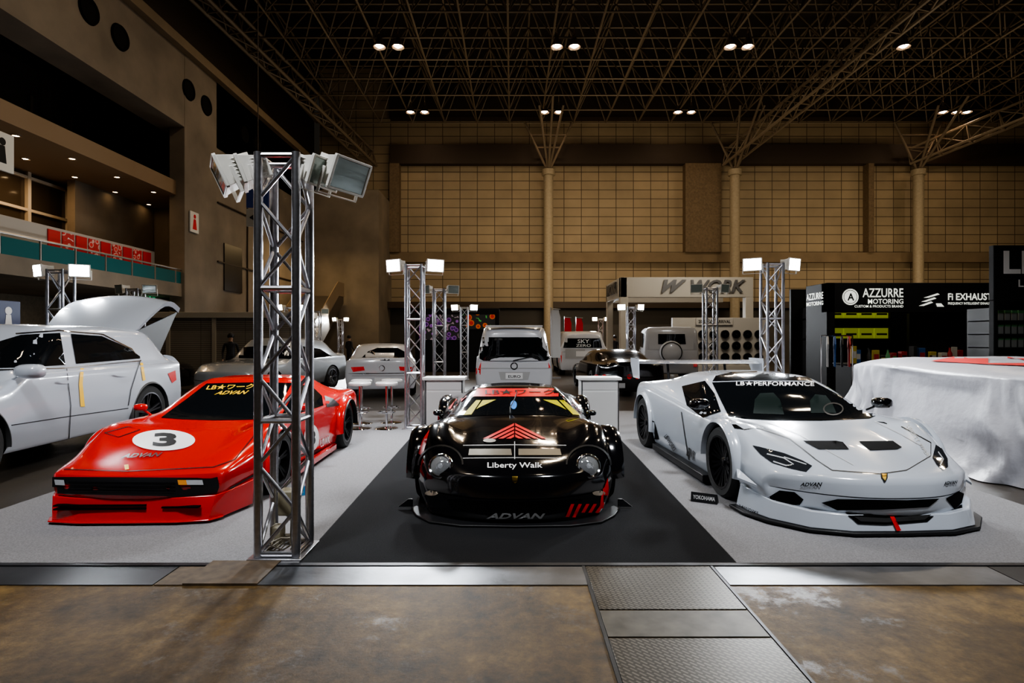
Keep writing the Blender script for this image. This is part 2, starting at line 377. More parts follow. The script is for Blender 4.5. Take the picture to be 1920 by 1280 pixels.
for y0,y1,m,lb in((3.25,3.91,CK,'diamond tread steel cover plate in the floor'),(2.95,3.235,STP,'plain steel cover plate between tread plates'),(2.45,2.935,CK,'diamond tread steel cover plate in the floor'),(1.6,2.44,CK,'diamond tread steel cover plate in the floor')):
    G().box(.498,1.34,y0,y1,0,.007).build('pit_cover',m,label=lb,cat='floor plate',bevel=.002)
g=G().box(.475,.495,1.5,3.92,0,.009).box(1.345,1.362,1.5,3.92,0,.009); g.build('floor_edging',DST,label='thin steel edging around the tread plates',cat='floor edging')
# ------------------------------------------------------------ truss towers with floodlights
FH=mat('floodlight_enamel',(.72,.70,.64),.4,var=.06); FLG=mat('unlit_lamp_glass',(.30,.36,.33),.12,.2,coat=1)
def flood(parent,loc,yaw,tilt,lit,sc=1):
    g=G(); w,h,wb,hb,d=.17*sc,.12*sc,.13*sc,.085*sc,.19*sc
    fr=[(-w,0,-h),(w,0,-h),(w,0,h),(-w,0,h)]; bk=[(-wb,d,-hb),(wb,d,-hb),(wb,d,hb),(-wb,d,hb)]
    g.add([Vector(a) for a in fr+bk],[(0,1,5,4),(1,2,6,5),(2,3,7,6),(3,0,4,7),(4,5,6,7),(0,1,2,3)])
    for i in range(9):
        x=(-.85+i*1.7/8)*wb; g.box(x-.004,x+.004,d*.25,d*1.25,-hb*1.12,hb*1.12)
    for i in range(6):
        z=(-.8+i*1.6/5)*hb; g.box(-wb*1.16,wb*1.16,d*.35,d*1.05,z-.003,z+.003)
    g.box(-w*1.06,w*1.06,-.015,.01,h*.93,h*1.08).box(-w*1.06,w*1.06,-.015,.01,-h*1.08,-h*.93).box(-w*1.08,-w*.95,-.015,.01,-h,h).box(w*.95,w*1.08,-.015,.01,-h,h)
    g.box(-w*1.15,-w*1.09,d*.3,d*.45,-h*1.5,h*.1).box(w*1.09,w*1.15,d*.3,d*.45,-h*1.5,h*.1).box(-w*1.15,w*1.15,d*.3,d*.45,-h*1.56,-h*1.48)
    o=g.build('floodlight',FH,parent,loc,(tilt,0,yaw),bevel=.003*sc)
    q=G().box(-w*.93,w*.93,-.008,-.003,-h*.9,h*.9,0)
    for i in range(5):
        z=-h*.8+i*h*.4; q.box(-w*.9,w*.9,-.011,-.008,z-.002,z+.002,0)
    q.build('lens',LIT if lit else FLG,o)
    return o
def tower(x,y,h,lit,heads=1,r=.024,label=None,big=1,power=90):
    t=thing('truss_tower',label or ('aluminium box-truss tower with %s floodlights'%('lit' if lit else 'unlit')),'lighting truss',(x,y,0),group='lighting truss towers')
    a=.133; g=G(); C=[(-a,-a),(a,-a),(a,a),(-a,a)]; rd=r*.45
    for c in C: g.tube((c[0],c[1],.02),(c[0],c[1],h),r,12)
    nseg=max(2,int(round(h/.33))); dz=(h-.06)/nseg
    for k in range(nseg+1):
        z=.04+k*dz
        for i in range(4):
            p,q=C[i],C[(i+1)%4]
            if k%3==0 or k==nseg: g.tube((p[0],p[1],z),(q[0],q[1],z),r*.6,8)
            if k<nseg:
                if (k+i)%2: p,q=q,p
                g.tube((p[0],p[1],z),(q[0],q[1],z+dz),rd,8)
    g.build('truss_frame',ALU,t)
    G().box(-.19,.19,-.19,.19,.009,.022).build('base_plate',ALU,t,bevel=.003)
    G().tube((-.42*big,0,h-.05),(.42*big,0,h-.05),.02,10).tube((-.13,0,h-.12),(-.36*big,0,h-.05),.012,8).tube((.13,0,h-.12),(.36*big,0,h-.05),.012,8).build('crossbar',ALU,t)
    for sgn in(-1,1):
        if heads==2:
            flood(t,(sgn*.30,-.03,h-.12),sgn*1.15,.35,lit,.82); flood(t,(sgn*.47,.0,h-.13),sgn*1.05,.42,lit,.95)
        else:
            flood(t,(sgn*.36,-.05,h-.02),sgn*.5,.1,lit,.85)
        if lit and power:
            L=bpy.data.lights.new('flood_beam','AREA'); L.shape='RECTANGLE'; L.size=.3; L.size_y=.2; L.energy=power; L.color=(.90,.95,1)
            lo_=bpy.data.objects.new('flood_beam',L); COL.objects.link(lo_); lo_.parent=t
            d=Vector((sgn*.45,-.8,-.45)); lo_.rotation_euler=d.to_track_quat('-Z','Y').to_euler(); lo_.location=Vector((sgn*.36,-.05,h-.02))+d*.12
    return t
tt=tower(-1.65,4.13,2.86,False,2,.031,'tall aluminium box-truss tower with paired unlit floodlights beside the red car')
G().box(-.42,.05,-.56,-.19,.0,.016).build('floor_board',BRN,tt,label='brown scuffed board under the tower foot')
random.seed(3); g=G()
pts=[]
for i in range(60):
    t=i*.55; rr=.07+.035*math.sin(i*1.7); pts.append((rr*math.cos(t)-.02,rr*math.sin(t)-.02,.03+.10*abs(math.sin(i*.31))))
g.path(pts,.006,6); g.path([(.08,-.1,.1),(.10,-.11,.5),(.115,-.12,1.2),(.11,-.12,2.0),(.12,-.1,2.75)],.006,6); g.build('cable',mat('cable_sheath',(.22,.19,.14),.5),tt)
g=G().box(-.03,.09,-.06,.06,.28,.46).box(-.09,-.01,-.05,.05,.05,.2); g.build('ballast_box',mat('beige_box',(.28,.25,.17),.5),tt,bevel=.012)
for x,y,h,lit,pw in((-1.68,9.85,2.83,True,130),(4.5,9.85,2.85,True,130),(-7.85,9.9,2.75,True,80),(-1.85,14.5,2.82,False,0),(5.05,14.5,2.85,False,0),(-9.0,13.6,2.75,False,0),(-1.8,21.5,2.75,True,150),(4.45,21.3,2.75,True,150),(-8.4,21.5,2.75,True,150),(-10.4,34.5,2.75,True,150),(5.3,34,2.75,True,150),(-8.4,24.5,2.75,False,0)):
    tower(x,y,h,lit,1,power=pw)
# ------------------------------------------------------------ cars
def pchip(xs,Y,xn):
    xs=np.array(xs,float);Y=np.array(Y,float);h=np.diff(xs);dl=np.diff(Y,axis=0)/h.reshape(-1,*([1]*(Y.ndim-1)))
    m=np.zeros_like(Y);m[0]=dl[0];m[-1]=dl[-1]
    for i in range(1,len(xs)-1):
        a,b=dl[i-1],dl[i];hm=np.where(a*b>0,2*a*b/np.where(np.abs(a+b)<1e-9,1,a+b),0);m[i]=hm
    out=[]
    for x in xn:
        i=min(max(np.searchsorted(xs,x)-1,0),len(xs)-2);t=(x-xs[i])/h[i]
        out.append((2*t**3-3*t*t+1)*Y[i]+(t**3-2*t*t+t)*h[i]*m[i]+(-2*t**3+3*t*t)*Y[i+1]+(t**3-t*t)*h[i]*m[i+1])
    return np.array(out)
def around(P,n=4):
    P=[np.array(p,float) for p in P];out=[];N=len(P)
    m=[]
    for i in range(N):
        if i==0 or i==N-1: m.append((P[min(i+1,N-1)]-P[max(i-1,0)])*np.array([1,0])); continue
        t=.5*(P[i+1]-P[i-1]);l=np.linalg.norm(t);k=min(np.linalg.norm(P[i]-P[i-1]),np.linalg.norm(P[i+1]-P[i]))
        m.append(t*min(1,k/(l+1e-9)))
    for i in range(N-1):
        for s in range(n):
            t=s/n;out.append((2*t**3-3*t*t+1)*P[i]+(t**3-2*t*t+t)*m[i]+(-2*t**3+3*t*t)*P[i+1]+(t**3-t*t)*m[i+1])
    out.append(P[-1]);return out
def car(name,label,st,loc,yaw,paint,wheels,cut=.035,zc=None,cat='car',rim=RIMB,style=5,step=.06):
    rows=[]
    for y,sw,zb,P in st:
        xs=P[0][0]; H=[(0,zb),(xs*.35,zb),(xs*.7,zb),(xs*.92,zb)]+list(P); rows.append([y,sw,H])
    def squash(r,dy,kz,kx):
        y,sw,H=r; z=[p[1] for p in H]; c=(min(z)+max(z))/2 if zc is None else zc
        return [y+dy,sw,[(p[0]*kx,c+(p[1]-c)*kz) for p in H]]
    e=.05; rows=[squash(rows[0],-e,.03,.95),squash(rows[0],-e*.85,.6,.965),squash(rows[0],-e*.5,.9,.985)]+rows+[squash(rows[-1],e*.5,.92,.985),squash(rows[-1],e*.85,.6,.965),squash(rows[-1],e,.03,.95)]
    ys=[r[0] for r in rows]; A=np.array([[ (r[1],0)]+r[2] for r in rows],float)
    yn=[]
    for a,b in zip(ys,ys[1:]):
        k=max(1,int(round((b-a)/step))); yn+=[a+(b-a)*i/k for i in range(k)]
    yn.append(ys[-1]); R=pchip(ys,A,yn)
    V=[];K=None
    for y,row in zip(yn,R):
        sw=row[0][0]; H=around(row[1:]); K=len(H); w=max(p[0] for p in H)
        loop=[(p[0],p[1]) for p in H]+[(-p[0],p[1]) for p in H[-2:0:-1]]
        for x,z in loop: V.append((x,y+sw*(abs(x)/w)**2.4,z))
    n=2*K-2; nr=len(yn); Fc=[]
    for i in range(nr-1):
        for k in range(n): Fc.append((i*n+k,i*n+(k+1)%n,(i+1)*n+(k+1)%n,(i+1)*n+k))
    for base in(0,(nr-1)*n):
        for k in range(K-1):
            a,b,c,d=base+k,base+k+1,base+(n-k-1)%n,base+(n-k)%n
            f=[];[f.append(q) for q in(a,b,c,d) if q not in f]; Fc.append(tuple(f))
    me=bpy.data.meshes.new('body'); me.from_pydata(V,[],Fc); me.materials.append(paint); me.materials.append(BLK)
    bm=bmesh.new();bm.from_mesh(me);bmesh.ops.recalc_face_normals(bm,faces=bm.faces);bm.to_mesh(me);bm.free()
    g=G()
    for wx,wy,r,ww in wheels:
        for sg in(-1,1): g.tube((sg*(wx-ww-.06),wy,r),(sg*(wx+.5),wy,r),r+cut,40)
    cm=g.mesh('cut',[paint,BLK]); cm.polygons.foreach_set('material_index',[1]*len(cm.polygons))
    o1=bpy.data.objects.new('a',me);o2=bpy.data.objects.new('b',cm);COL.objects.link(o1);COL.objects.link(o2)
    md=o1.modifiers.new('b','BOOLEAN');md.object=o2;md.operation='DIFFERENCE';md.solver='EXACT'
    bpy.context.view_layer.update()
    fm=bpy.data.meshes.new_from_object(o1.evaluated_get(bpy.context.evaluated_depsgraph_get()))
    if len(fm.polygons)<50: fm=me.copy(); print('BOOL FAIL',name)
    fm.name='body'; bpy.data.objects.remove(o1);bpy.data.objects.remove(o2)
    if len(fm.materials)<2: fm.materials.clear(); fm.materials.append(paint); fm.materials.append(BLK)
    fm.polygons.foreach_set('use_smooth',[True]*len(fm.polygons)); fm.set_sharp_from_angle(angle=math.radians(38))
    E=thing(name,label,cat,loc,yaw); mk('body',fm,E)
    M=Matrix.Translation(loc)@Matrix.Rotation(yaw,4,'Z')
    C=dict(o=E,M=M,bvh=BVHTree.FromPolygons([v.co.copy() for v in fm.vertices],[tuple(p.vertices) for p in fm.polygons]),w=wheels)
    for wx,wy,r,ww in wheels:
        for sg in(-1,1): wheel(E,(sg*wx,wy,r),r,ww,sg,rim,style)
    return C
WC={}
def wheel(parent,loc,r,w,sg,rim,style):
    key=(round(r,3),round(w,3),rim.name,style)
    if key not in WC:
        M=Matrix.Rotation(pi/2,4,'Y')
        ri=r*.74
        t=G().lathe([(ri,0),(ri+.01,.0),(r-.03,.005),(r-.008,-.02),(r,-.05),(r,-w+.05),(r-.008,-w+.02),(ri,-w),(ri,0)],M,48)
        q=G().lathe([(ri+.004,.002),(ri-.015,.004),(ri-.022,-.03),(ri-.04,-w*.7),(.05,-w*.75)],M,40)
        q.lathe([(0,-.035),(.035,-.03),(.05,-.05),(.07,-.09)],M,20)
        for i in range(style):
            for da in(-.12,.12):
                R=Matrix.Rotation(2*pi*i/style+da,4,'X')
                q.add([R@Vector(p) for p in((-.05,-.012,.04),(-.05,.012,.04),(-.012,.013,ri-.01),(-.012,-.013,ri-.01),(-.085,-.012,.04),(-.085,.012,.04),(-.05,.013,ri-.01),(-.05,-.013,ri-.01))],[(0,1,2,3),(4,7,6,5),(0,3,7,4),(1,5,6,2),(3,2,6,7),(0,4,5,1)])
        d=G().lathe([(.03,-w*.45),(ri*.78,-w*.45),(ri*.78,-w*.52),(.03,-w*.52)],M,32)
        WC[key]=(t.mesh('wheel',[RUB]),q.mesh('rim',[rim]),d.mesh('brake_disc',[mat('brake_steel',(.25,.25,.25),.35,.9)]))
    a,b,c=WC[key]
    o=mk('wheel',a,parent,loc,(0,0,0 if sg>0 else pi)); mk('rim',b,o); mk('brake_disc',c,o); return o
def flare(C,sg,wy,wz,ri,x0,x1,m,h=.06,a0=-15,a1=195,name='fender_flare'):
    g=G(); n=36; prof=[(x0,ri+h*.9),(x0+(x1-x0)*.45,ri+h*.95),(x0+(x1-x0)*.8,ri+h*.6),(x1,ri+h*.2),(x1,ri),(x1-.03,ri-.004),(x0,ri)]; k=len(prof); vs=[]
    for i in range(n+1):
        a=math.radians(a0+(a1-a0)*i/n)
        for x,r in prof: vs.append((sg*x,wy+r*math.cos(a),max(.03,wz+r*math.sin(a))))
    fs=[(i*k+j,i*k+(j+1)%k,(i+1)*k+(j+1)%k,(i+1)*k+j) for i in range(n) for j in range(k)]+[tuple(range(k)),tuple(n*k+j for j in range(k))]
    g.add(vs,fs); return g.build(name,m,C['o'],angle=50)
def lip(C,plan,z0,z1,m,name='front_splitter',label=None):
    pts=[(x,y) for x,y in plan]+[(-x,y) for x,y in plan[::-1] if x>1e-6]
    return G().prism(pts,Matrix.Translation((0,0,z0)),z1-z0).build(name,m,C['o'],bevel=.006,label=label)
def skirt(C,pl,pu,m,name,t=.04):
    g=G(); full=[(-x,y,z) for x,y,z in pl[:0:-1]]+pl; fullu=[(-x,y,z) for x,y,z in pu[:0:-1]]+pu; k=len(full)
    back=[(x*.95,y+t,z) for x,y,z in full]; backu=[(x*.95,y+t,z) for x,y,z in fullu]
    fs=[(a*k+i,a*k+i+1,((a+1)%4)*k+i+1,((a+1)%4)*k+i) for a in range(4) for i in range(k-1)]+[(0,k,2*k,3*k),(k-1,2*k-1,3*k-1,4*k-1)]
    g.add(full+fullu+backu+back,fs); return g.build(name,m,C['o'],bevel=.006,angle=50)
def mirror(C,p,q,s,m):
    g=G(); q=Vector(q); sg=1 if q.x>0 else -1
    w,h,d=.10*s,.055*s,.05*s
    vs=[]
    for (yy,k) in((-d*1.2,.45),(-d*.7,.85),(0,1.0),(d*.8,.98),(d*.8,.86)):
        for i in range(16):
            a=2*pi*i/16; c,sn=math.cos(a),math.sin(a)
            vs.append(q+Vector((math.copysign(abs(c)**.7,c)*w*k,yy,math.copysign(abs(sn)**.7,sn)*h*k)))
    fs=[(a*16+i,a*16+(i+1)%16,(a+1)*16+(i+1)%16,(a+1)*16+i) for a in range(4) for i in range(16)]+[tuple(range(16)),tuple(range(64,80))]
    g.add(vs,fs); g.tube(p,q,.012,8); g.build('side_mirror',m,C['o'],angle=60)
# ---- black classic sports car
st=[(0,.30,.045,[(.74,.05),(.79,.18),(.81,.31),(.76,.40),(.60,.42),(.4,.425),(.2,.43),(0,.43)]),
(.16,.27,.06,[(.80,.08),(.86,.22),(.87,.38),(.80,.50),(.62,.52),(.4,.505),(.2,.505),(0,.505)]),
(.45,.18,.09,[(.84,.12),(.90,.26),(.92,.44),(.84,.62),(.67,.66),(.43,.59),(.2,.59),(0,.595)]),
(.85,.08,.10,[(.84,.12),(.92,.28),(.93,.48),(.87,.68),(.69,.735),(.45,.655),(.2,.66),(0,.665)]),
(1.2,0,.10,[(.84,.12),(.90,.28),(.91,.48),(.86,.66),(.71,.725),(.5,.69),(.25,.70),(0,.705)]),
(1.42,0,.10,[(.84,.12),(.88,.28),(.89,.48),(.85,.64),(.73,.70),(.6,.705),(.3,.725),(0,.73)]),
(1.85,0,.10,[(.84,.12),(.87,.28),(.88,.48),(.85,.62),(.75,.69),(.62,.80),(.3,.855),(0,.865)]),
(2.3,0,.10,[(.84,.12),(.87,.28),(.88,.48),(.86,.62),(.76,.69),(.53,.925),(.28,.965),(0,.975)]),
(2.75,0,.10,[(.85,.12),(.90,.28),(.92,.48),(.90,.64),(.78,.70),(.54,.92),(.28,.965),(0,.975)]),
(3.4,0,.10,[(.86,.12),(.96,.3),(.98,.5),(.94,.68),(.80,.74),(.55,.86),(.3,.89),(0,.90)]),
(4.0,0,.12,[(.84,.14),(.93,.3),(.95,.5),(.90,.68),(.76,.73),(.5,.77),(.3,.78),(0,.78)]),
(4.35,-.1,.2,[(.78,.22),(.85,.34),(.87,.5),(.84,.62),(.7,.66),(.5,.68),(.3,.69),(0,.69)])]
MI=car('sports_car','low black classic coupe with red stripes and round headlights',st,(.03,4.70,0),0,PBLK,[(.93,.88,.31,.26),(.98,3.38,.33,.32)],style=5)
for sg in(-1,1):
    flare(MI,sg,.88,.31,.35,.86,1.0,PBLK,.05,-5,185); flare(MI,sg,3.38,.33,.37,.90,1.04,PBLK,.06,-5,185)
lip(MI,[(0,-.075),(.45,-.055),(.72,.04),(.86,.22),(.94,.42),(.9,.5),(.7,.3),(0,.1)],.012,.030,BLK)
trim(MI,'windshield',[(856,783),(905,779),(970,777),(1040,778),(1097,783),(1062,745),(1050,742),(898,742),(886,745)],GLASS,.004)
YU=mat('yellow_upholstery',(.42,.36,.0),.6,spec=.1)
trim(MI,'roll_cage',[(868,779),(893,751),(902,751),(884,778)],YU,.008); trim(MI,'roll_cage',[(905,751),(930,750),(900,764),(893,768)],YU,.008)
trim(MI,'roll_cage',[(1048,751),(1057,751),(1088,779),(1074,778)],YU,.008); trim(MI,'roll_cage',[(1018,750),(1044,751),(1062,769),(1052,764)],YU,.008)
trim(MI,'hanging_charm',ell(963,760,6,8,14),mat('blue_charm',(.02,.2,.6),.4,emit=.1),.01,6)
trim(MI,'sun_strip',[(885,744),(895,729),(1050,729),(1064,744)],REDV,.008)
decal(MI,'LB★ワーク',(910,741),(1040,741),(910,731),TK,.012)
for sg in(-1,1):
    trim(MI,'roof_edge_stripe',[(965+sg*90,744),(965+sg*84,728),(965+sg*90,727),(965+sg*112,752),(965+sg*132,776),(965+sg*124,776)],REDV,.009,8)
for k in range(4):
    for sg in(-1,1):
        y0=794+k*7; hw=(823-y0)*2.05
        if hw<8: continue
        x_=965+sg; ww=9
        trim(MI,'hood_stripe',[(x_,y0),(x_,y0+4.6),(965+sg*(hw-ww),823),(965+sg*hw,823)],REDV,.006,8)
trim(MI,'hood_vent',[(880,842),(958,842),(960,854),(878,854)],mat('vent_reflection_beige',(.20,.18,.14),.4,.7),.006)  # silver-beige is a reflection put into the vent colour
trim(MI,'hood_vent',[(972,842),(1050,842),(1053,854),(972,854)],MC['vent_reflection_beige'],.006)
for yy in(836,860): line(MI,'rivet_row',[(868,yy),(965,yy-1),(1062,yy)],1.2,TG,.008)
line(MI,'panel_gap',[(965,829),(965,862)],1.6,TG,.01)
decal(MI,'Liberty Walk',(914,881),(1017,881),(914,868),TW,.008)
trim(MI,'badge',[(960,894),(971,894),(970,903),(965.5,906),(961,903)],GOLD,.009)
trim(MI,'badge',ell(918,827,12,3.6),mat('enamel_badge',(.35,.32,.28),.3,.5),.009)
decal(MI,'ADVAN',(912,971),(1020,971),(914,961),TG,.010,.25,.03)
trim(MI,'lower_grille',[(838,936),(965,942),(1092,936),(1080,953),(965,957),(850,953)],DARK,.006)
for x in(800,1112): trim(MI,'indicator_lamp',ell(x+10,924,12,4.5),mat('smoked_lamp',(.25,.2,.15),.15,coat=1),.008)
for k in range(6):
    x=1058+k*12; trim(MI,'bumper_stripe',[(x,972),(x+7,972),(x+18+k*2,944),(x+12+k*2,944)],REDV,.008,8)
trim(MI,'bumper_stripe',[(1126,930),(1138,896),(1140,915),(1136,955),(1122,962)],REDV,.008,8)
trim(MI,'side_stripe',[(786,850),(792,826),(806,806),(800,830),(793,856)],REDV,.007,8)
def roundlamp(C,px,py,r):
    h,nn=hit(C,px,py); nn=(nn+Vector((0,-1.2,.15))).normalized(); M=Matrix.Translation(h-nn*.02)@nn.to_track_quat('Z','Y').to_matrix().to_4x4()
    o=G().lathe([(r*.72,.0),(r*.80,.045),(r*.9,.052),(r,.04),(r*1.02,.0),(r*1.0,-.03)],M,36).build('headlight',CHR,C['o'])
    G().lathe([(0,.062),(r*.4,.056),(r*.7,.044),(r*.78,.035)],M,36).build('lens',mat('clear_lens',(.8,.82,.85),.04,trans=.85),o)
    G().lathe([(0,-.01),(r*.3,.0),(r*.6,.02),(r*.78,.04)],M,36).build('reflector',mat('reflector',(.7,.68,.6),.15,1),o)
    G().lathe([(0,.04),(r*.18,.035),(r*.2,0)],M,16).build('bulb',CLR,o)
roundlamp(MI,827,874,.108); roundlamp(MI,1103,874,.108)
for sg in(-1,1):
    cx=965+sg*138; line(MI,'lamp_surround',[(cx+41*math.cos(t),872+36*math.sin(t)) for t in [pi+pi*i/16 for i in range(17)]],3,BLK,.01,8)
G().path([(-.05,1.52,.80),(.0,1.75,.87),(.03,1.95,.93)],.006,6).path([(-.05,1.48,.74),(-.05,1.52,.80)],.008,6).build('wiper',BLK,MI['o'])
for sg in(-1,1): mirror(MI,(sg*.80,1.62,.66),(sg*.85,1.60,.73),.55,PBLK)
for sg in(-1,1):
    G().prism([(0,0),(.13,0),(.04,.07),(0,.07)],Matrix.Translation((sg*.93,.45,.03))@Matrix.Rotation(pi/2,4,'X')@Matrix.Scale(sg,4,(1,0,0)),-.02).build('canard',BLK,MI['o'])
# ---- white supercar
st=[(0,.42,.14,[(.84,.15),(.90,.25),(.90,.36),(.84,.42),(.6,.445),(.4,.45),(.2,.455),(0,.46)]),
(.3,.36,.12,[(.88,.14),(.94,.28),(.95,.42),(.86,.54),(.65,.535),(.4,.53),(.2,.535),(0,.54)]),
(.65,.22,.11,[(.9,.13),(.97,.3),(.98,.48),(.91,.66),(.74,.67),(.48,.61),(.25,.61),(0,.615)]),
(1.0,.08,.11,[(.9,.13),(.98,.3),(.99,.5),(.93,.73),(.77,.745),(.5,.675),(.25,.67),(0,.675)]),
(1.38,.0,.10,[(.9,.12),(.96,.3),(.97,.5),(.92,.73),(.84,.755),(.70,.748),(.35,.745),(0,.745)]),
(1.85,0,.10,[(.9,.12),(.95,.3),(.95,.5),(.91,.73),(.84,.79),(.75,.89),(.38,.955),(0,.97)]),
(2.4,0,.10,[(.9,.12),(.95,.3),(.95,.5),(.92,.76),(.83,.83),(.655,1.07),(.35,1.13),(0,1.14)]),
(2.95,0,.10,[(.92,.12),(.97,.3),(.98,.52),(.95,.82),(.82,.89),(.62,1.08),(.35,1.13),(0,1.14)]),
(3.6,0,.10,[(.93,.12),(1.0,.3),(1.02,.55),(.99,.88),(.84,.94),(.55,1.0),(.3,1.03),(0,1.04)]),
(4.15,0,.14,[(.9,.16),(.99,.34),(1.0,.58),(.96,.87),(.8,.91),(.5,.92),(.3,.93),(0,.93)]),
(4.45,-.12,.3,[(.84,.32),(.9,.44),(.92,.6),(.88,.76),(.75,.80),(.5,.82),(.3,.82),(0,.82)])]
HU=car('supercar','white wide-body supercar with black splitter and rear wing on grey carpet',st,(3.06,4.50,0),math.radians(2.5),PPRL,[(.985,1.12,.345,.27),(1.02,3.72,.355,.33)],style=10)
for sg in(-1,1):
    flare(HU,sg,1.12,.345,.385,.93,1.02,PPRL,.045,0,190); flare(HU,sg,3.72,.355,.395,.97,1.05,PPRL,.05,0,190)
lip(HU,[(0,-.09),(.4,-.08),(.7,.03),(.93,.27),(1.03,.50),(1.05,.74),(.98,.74),(.9,.4),(0,.2)],.022,.045,BLK)
skirt(HU,[(0,-.06,.045),(.4,-.045,.045),(.68,.06,.045),(.89,.30,.045),(.97,.52,.045),(.99,.72,.045)],[(0,-.02,.17),(.4,-.01,.165),(.66,.09,.17),(.86,.31,.19),(.93,.52,.22),(.95,.72,.24)],PPRL,'lower_bumper')
for sg in(-1,1):
    a,b=sorted((sg*.88,sg*1.0)); G().box(a,b,1.5,3.32,.045,.125).build('side_skirt',BLK,HU['o'],bevel=.008)
    g=G(); g.add([(sg*.95,.40,.30),(sg*1.05,.56,.33),(sg*.98,.74,.38),(sg*.95,.40,.28),(sg*1.05,.56,.31),(sg*.98,.74,.36)],[(0,1,2),(3,5,4),(0,3,4,1),(1,4,5,2),(2,5,3,0)]); g.build('canard',PPRL,HU['o'])
g=G(); W=[(0,1.17),(.12,1.205),(.32,1.22),(.35,1.21),(.3,1.19),(.12,1.172)]
g.prism([(y,z) for y,z in W],Matrix(((0,0,1,-.95),(1,0,0,4.2),(0,1,0,0),(0,0,0,1))),1.9)
o=g.build('rear_wing',mat('wing_grey',(.16,.17,.19),.25,coat=.8),HU['o'])
for sg in(-1,1):
    G().prism([(0,.95),(.30,.95),(.46,1.15),(.46,1.25),(.02,1.25)],Matrix(((0,0,1,sg*.96-.01),(1,0,0,4.15),(0,1,0,0),(0,0,0,1))),.02).build('endplate',PPRL,o)
    G().tube((sg*.45,4.3,.86),(sg*.45,4.38,1.18),.02,8).build('strut',BLK,o)
trim(HU,'windshield',[(1366,780),(1352,752),(1335,717),(1400,715),(1526,716),(1568,738),(1648,777),(1630,785),(1540,789),(1450,788),(1395,785)],GLASS,.004,6)
trim(HU,'roof_panel',[(1336,715),(1342,705),(1372,698),(1440,695),(1505,700),(1524,714),(1470,713),(1400,713)],PBLK,.006,6)
trim(HU,'side_window',[(1279,724),(1322,714),(1340,738),(1352,772),(1318,783),(1288,760)],GLASS,.005,8)
decal(HU,'LB★PERFORMANCE',(1380,724),(1526,725),(1380,715),TW,.011)
SEA=mat('seat_leather',(.008,.014,.0125),.8,spec=.05)
trim(HU,'seat',[(1412,776),(1415,750),(1425,738),(1450,737),(1462,750),(1470,778)],SEA,.008); trim(HU,'seat',[(1520,775),(1518,752),(1528,740),(1548,742),(1560,757),(1568,775)],SEA,.008)
line(HU,'steering_wheel',[(1562+18*math.cos(t),768+11*math.sin(t)) for t in [2*pi*i/20 for i in range(21)]],2.5,BLK,.012)
trim(HU,'hood_vent',[(1505,827),(1568,827),(1580,829),(1592,843),(1535,843)],DARK,.006); trim(HU,'hood_vent',[(1610,828),(1674,827),(1691,839),(1682,843),(1632,845)],DARK,.006)
LAMP=mat('smoked_headlamp',(.02,.022,.026),.06,coat=1)
trim(HU,'headlight',[(1411,835),(1424,838),(1470,850),(1505,864),(1523,874),(1512,885),(1480,878),(1448,868),(1426,852)],LAMP,.006)
line(HU,'daytime_lamp',[(1438,852),(1470,860),(1488,872),(1474,874),(1450,866)],2.4,CLR,.01); line(HU,'daytime_lamp',[(1470,858),(1512,872)],2,CLR,.01)
trim(HU,'headlight',[(1754,834),(1766,842),(1776,860),(1777,876),(1768,882),(1756,872),(1748,858)],LAMP,.006,5); line(HU,'daytime_lamp',[(1758,848),(1768,862),(1762,874)],2.2,CLR,.01)
trim(HU,'badge',[(1651,888),(1664,888),(1664,897),(1658,904),(1652,897)],TK,.009,5); trim(HU,'badge',[(1653,890),(1662,890),(1661,897),(1658,901),(1654,897)],GOLD,.012,5)
decal(HU,'ADVAN',(1500,911),(1541,911),(1501,904),TK,.008,.25,.03); decal(HU,'ADVAN',(1768,909),(1793,906),(1768,903),TK,.008,.25,.03)
trim(HU,'air_intake',[(1437,934),(1462,919),(1490,922),(1507,936),(1490,960),(1455,958)],DARK,.006)
trim(HU,'air_intake',[(1772,934),(1796,920),(1806,925),(1802,942),(1788,954)],DARK,.006)
trim(HU,'air_intake',[(1540,942),(1570,935),(1700,937),(1760,934),(1740,950),(1650,955),(1570,956)],DARK,.006)
HU2=dict(HU); lb_=[o for o in HU['o'].children if o.name.startswith('lower_bumper')][0].data
HU2['bvh']=BVHTree.FromPolygons([v.co.copy() for v in lb_.vertices],[tuple(p.vertices) for p in lb_.polygons])
trim(HU2,'air_intake',[(1585,962),(1660,966),(1760,958),(1738,978),(1660,984),(1608,982)],DARK,.006)
trim(HU2,'mesh_screen',[(1600,968),(1660,971),(1745,964),(1732,974),(1660,979),(1613,977)],mat('grille_mesh',(.04,.04,.04),.5,.5),.009)
trim(HU2,'lip_stripe',[(1664,962),(1672,962),(1688,994),(1680,995)],REDV,.012,8)
decal(HU2,'LB★WORKS',(1382,950),(1422,966),(1384,942),TK,.009,0,.02)
line(HU,'panel_gap',[(1395,806),(1420,802),(1480,822),(1530,862),(1560,882),(1650,889),(1700,882),(1745,855),(1745,830),(1690,800)],1.4,BLK,.006)
line(HU,'panel_gap',[(1278,772),(1290,850),(1302,905)],1.4,BLK,.006)
line(HU,'hood_crease_shade',[(1440,792),(1500,815),(1560,850),(1600,872)],1.0,TG,.005); line(HU,'hood_crease_shade',[(1640,790),(1690,815),(1730,838),(1740,855)],1.0,TG,.005)  # thin grey lines draw the shading of the hood creases
trim(HU,'side_intake',[(1214,783),(1228,790),(1240,838),(1228,836)],DARK,.007,8)
trim(HU,'fender_vent',[(1366,796),(1376,803),(1396,806),(1380,796)],DARK,.006,8)
decal(HU,'LB-WORKS',(1246,818),(1264,846),(1252,813),TK,.011,0,.02)
decal(HU,'LBWK',(1288,853),(1303,864),(1290,836),TK,.009,0,.03)
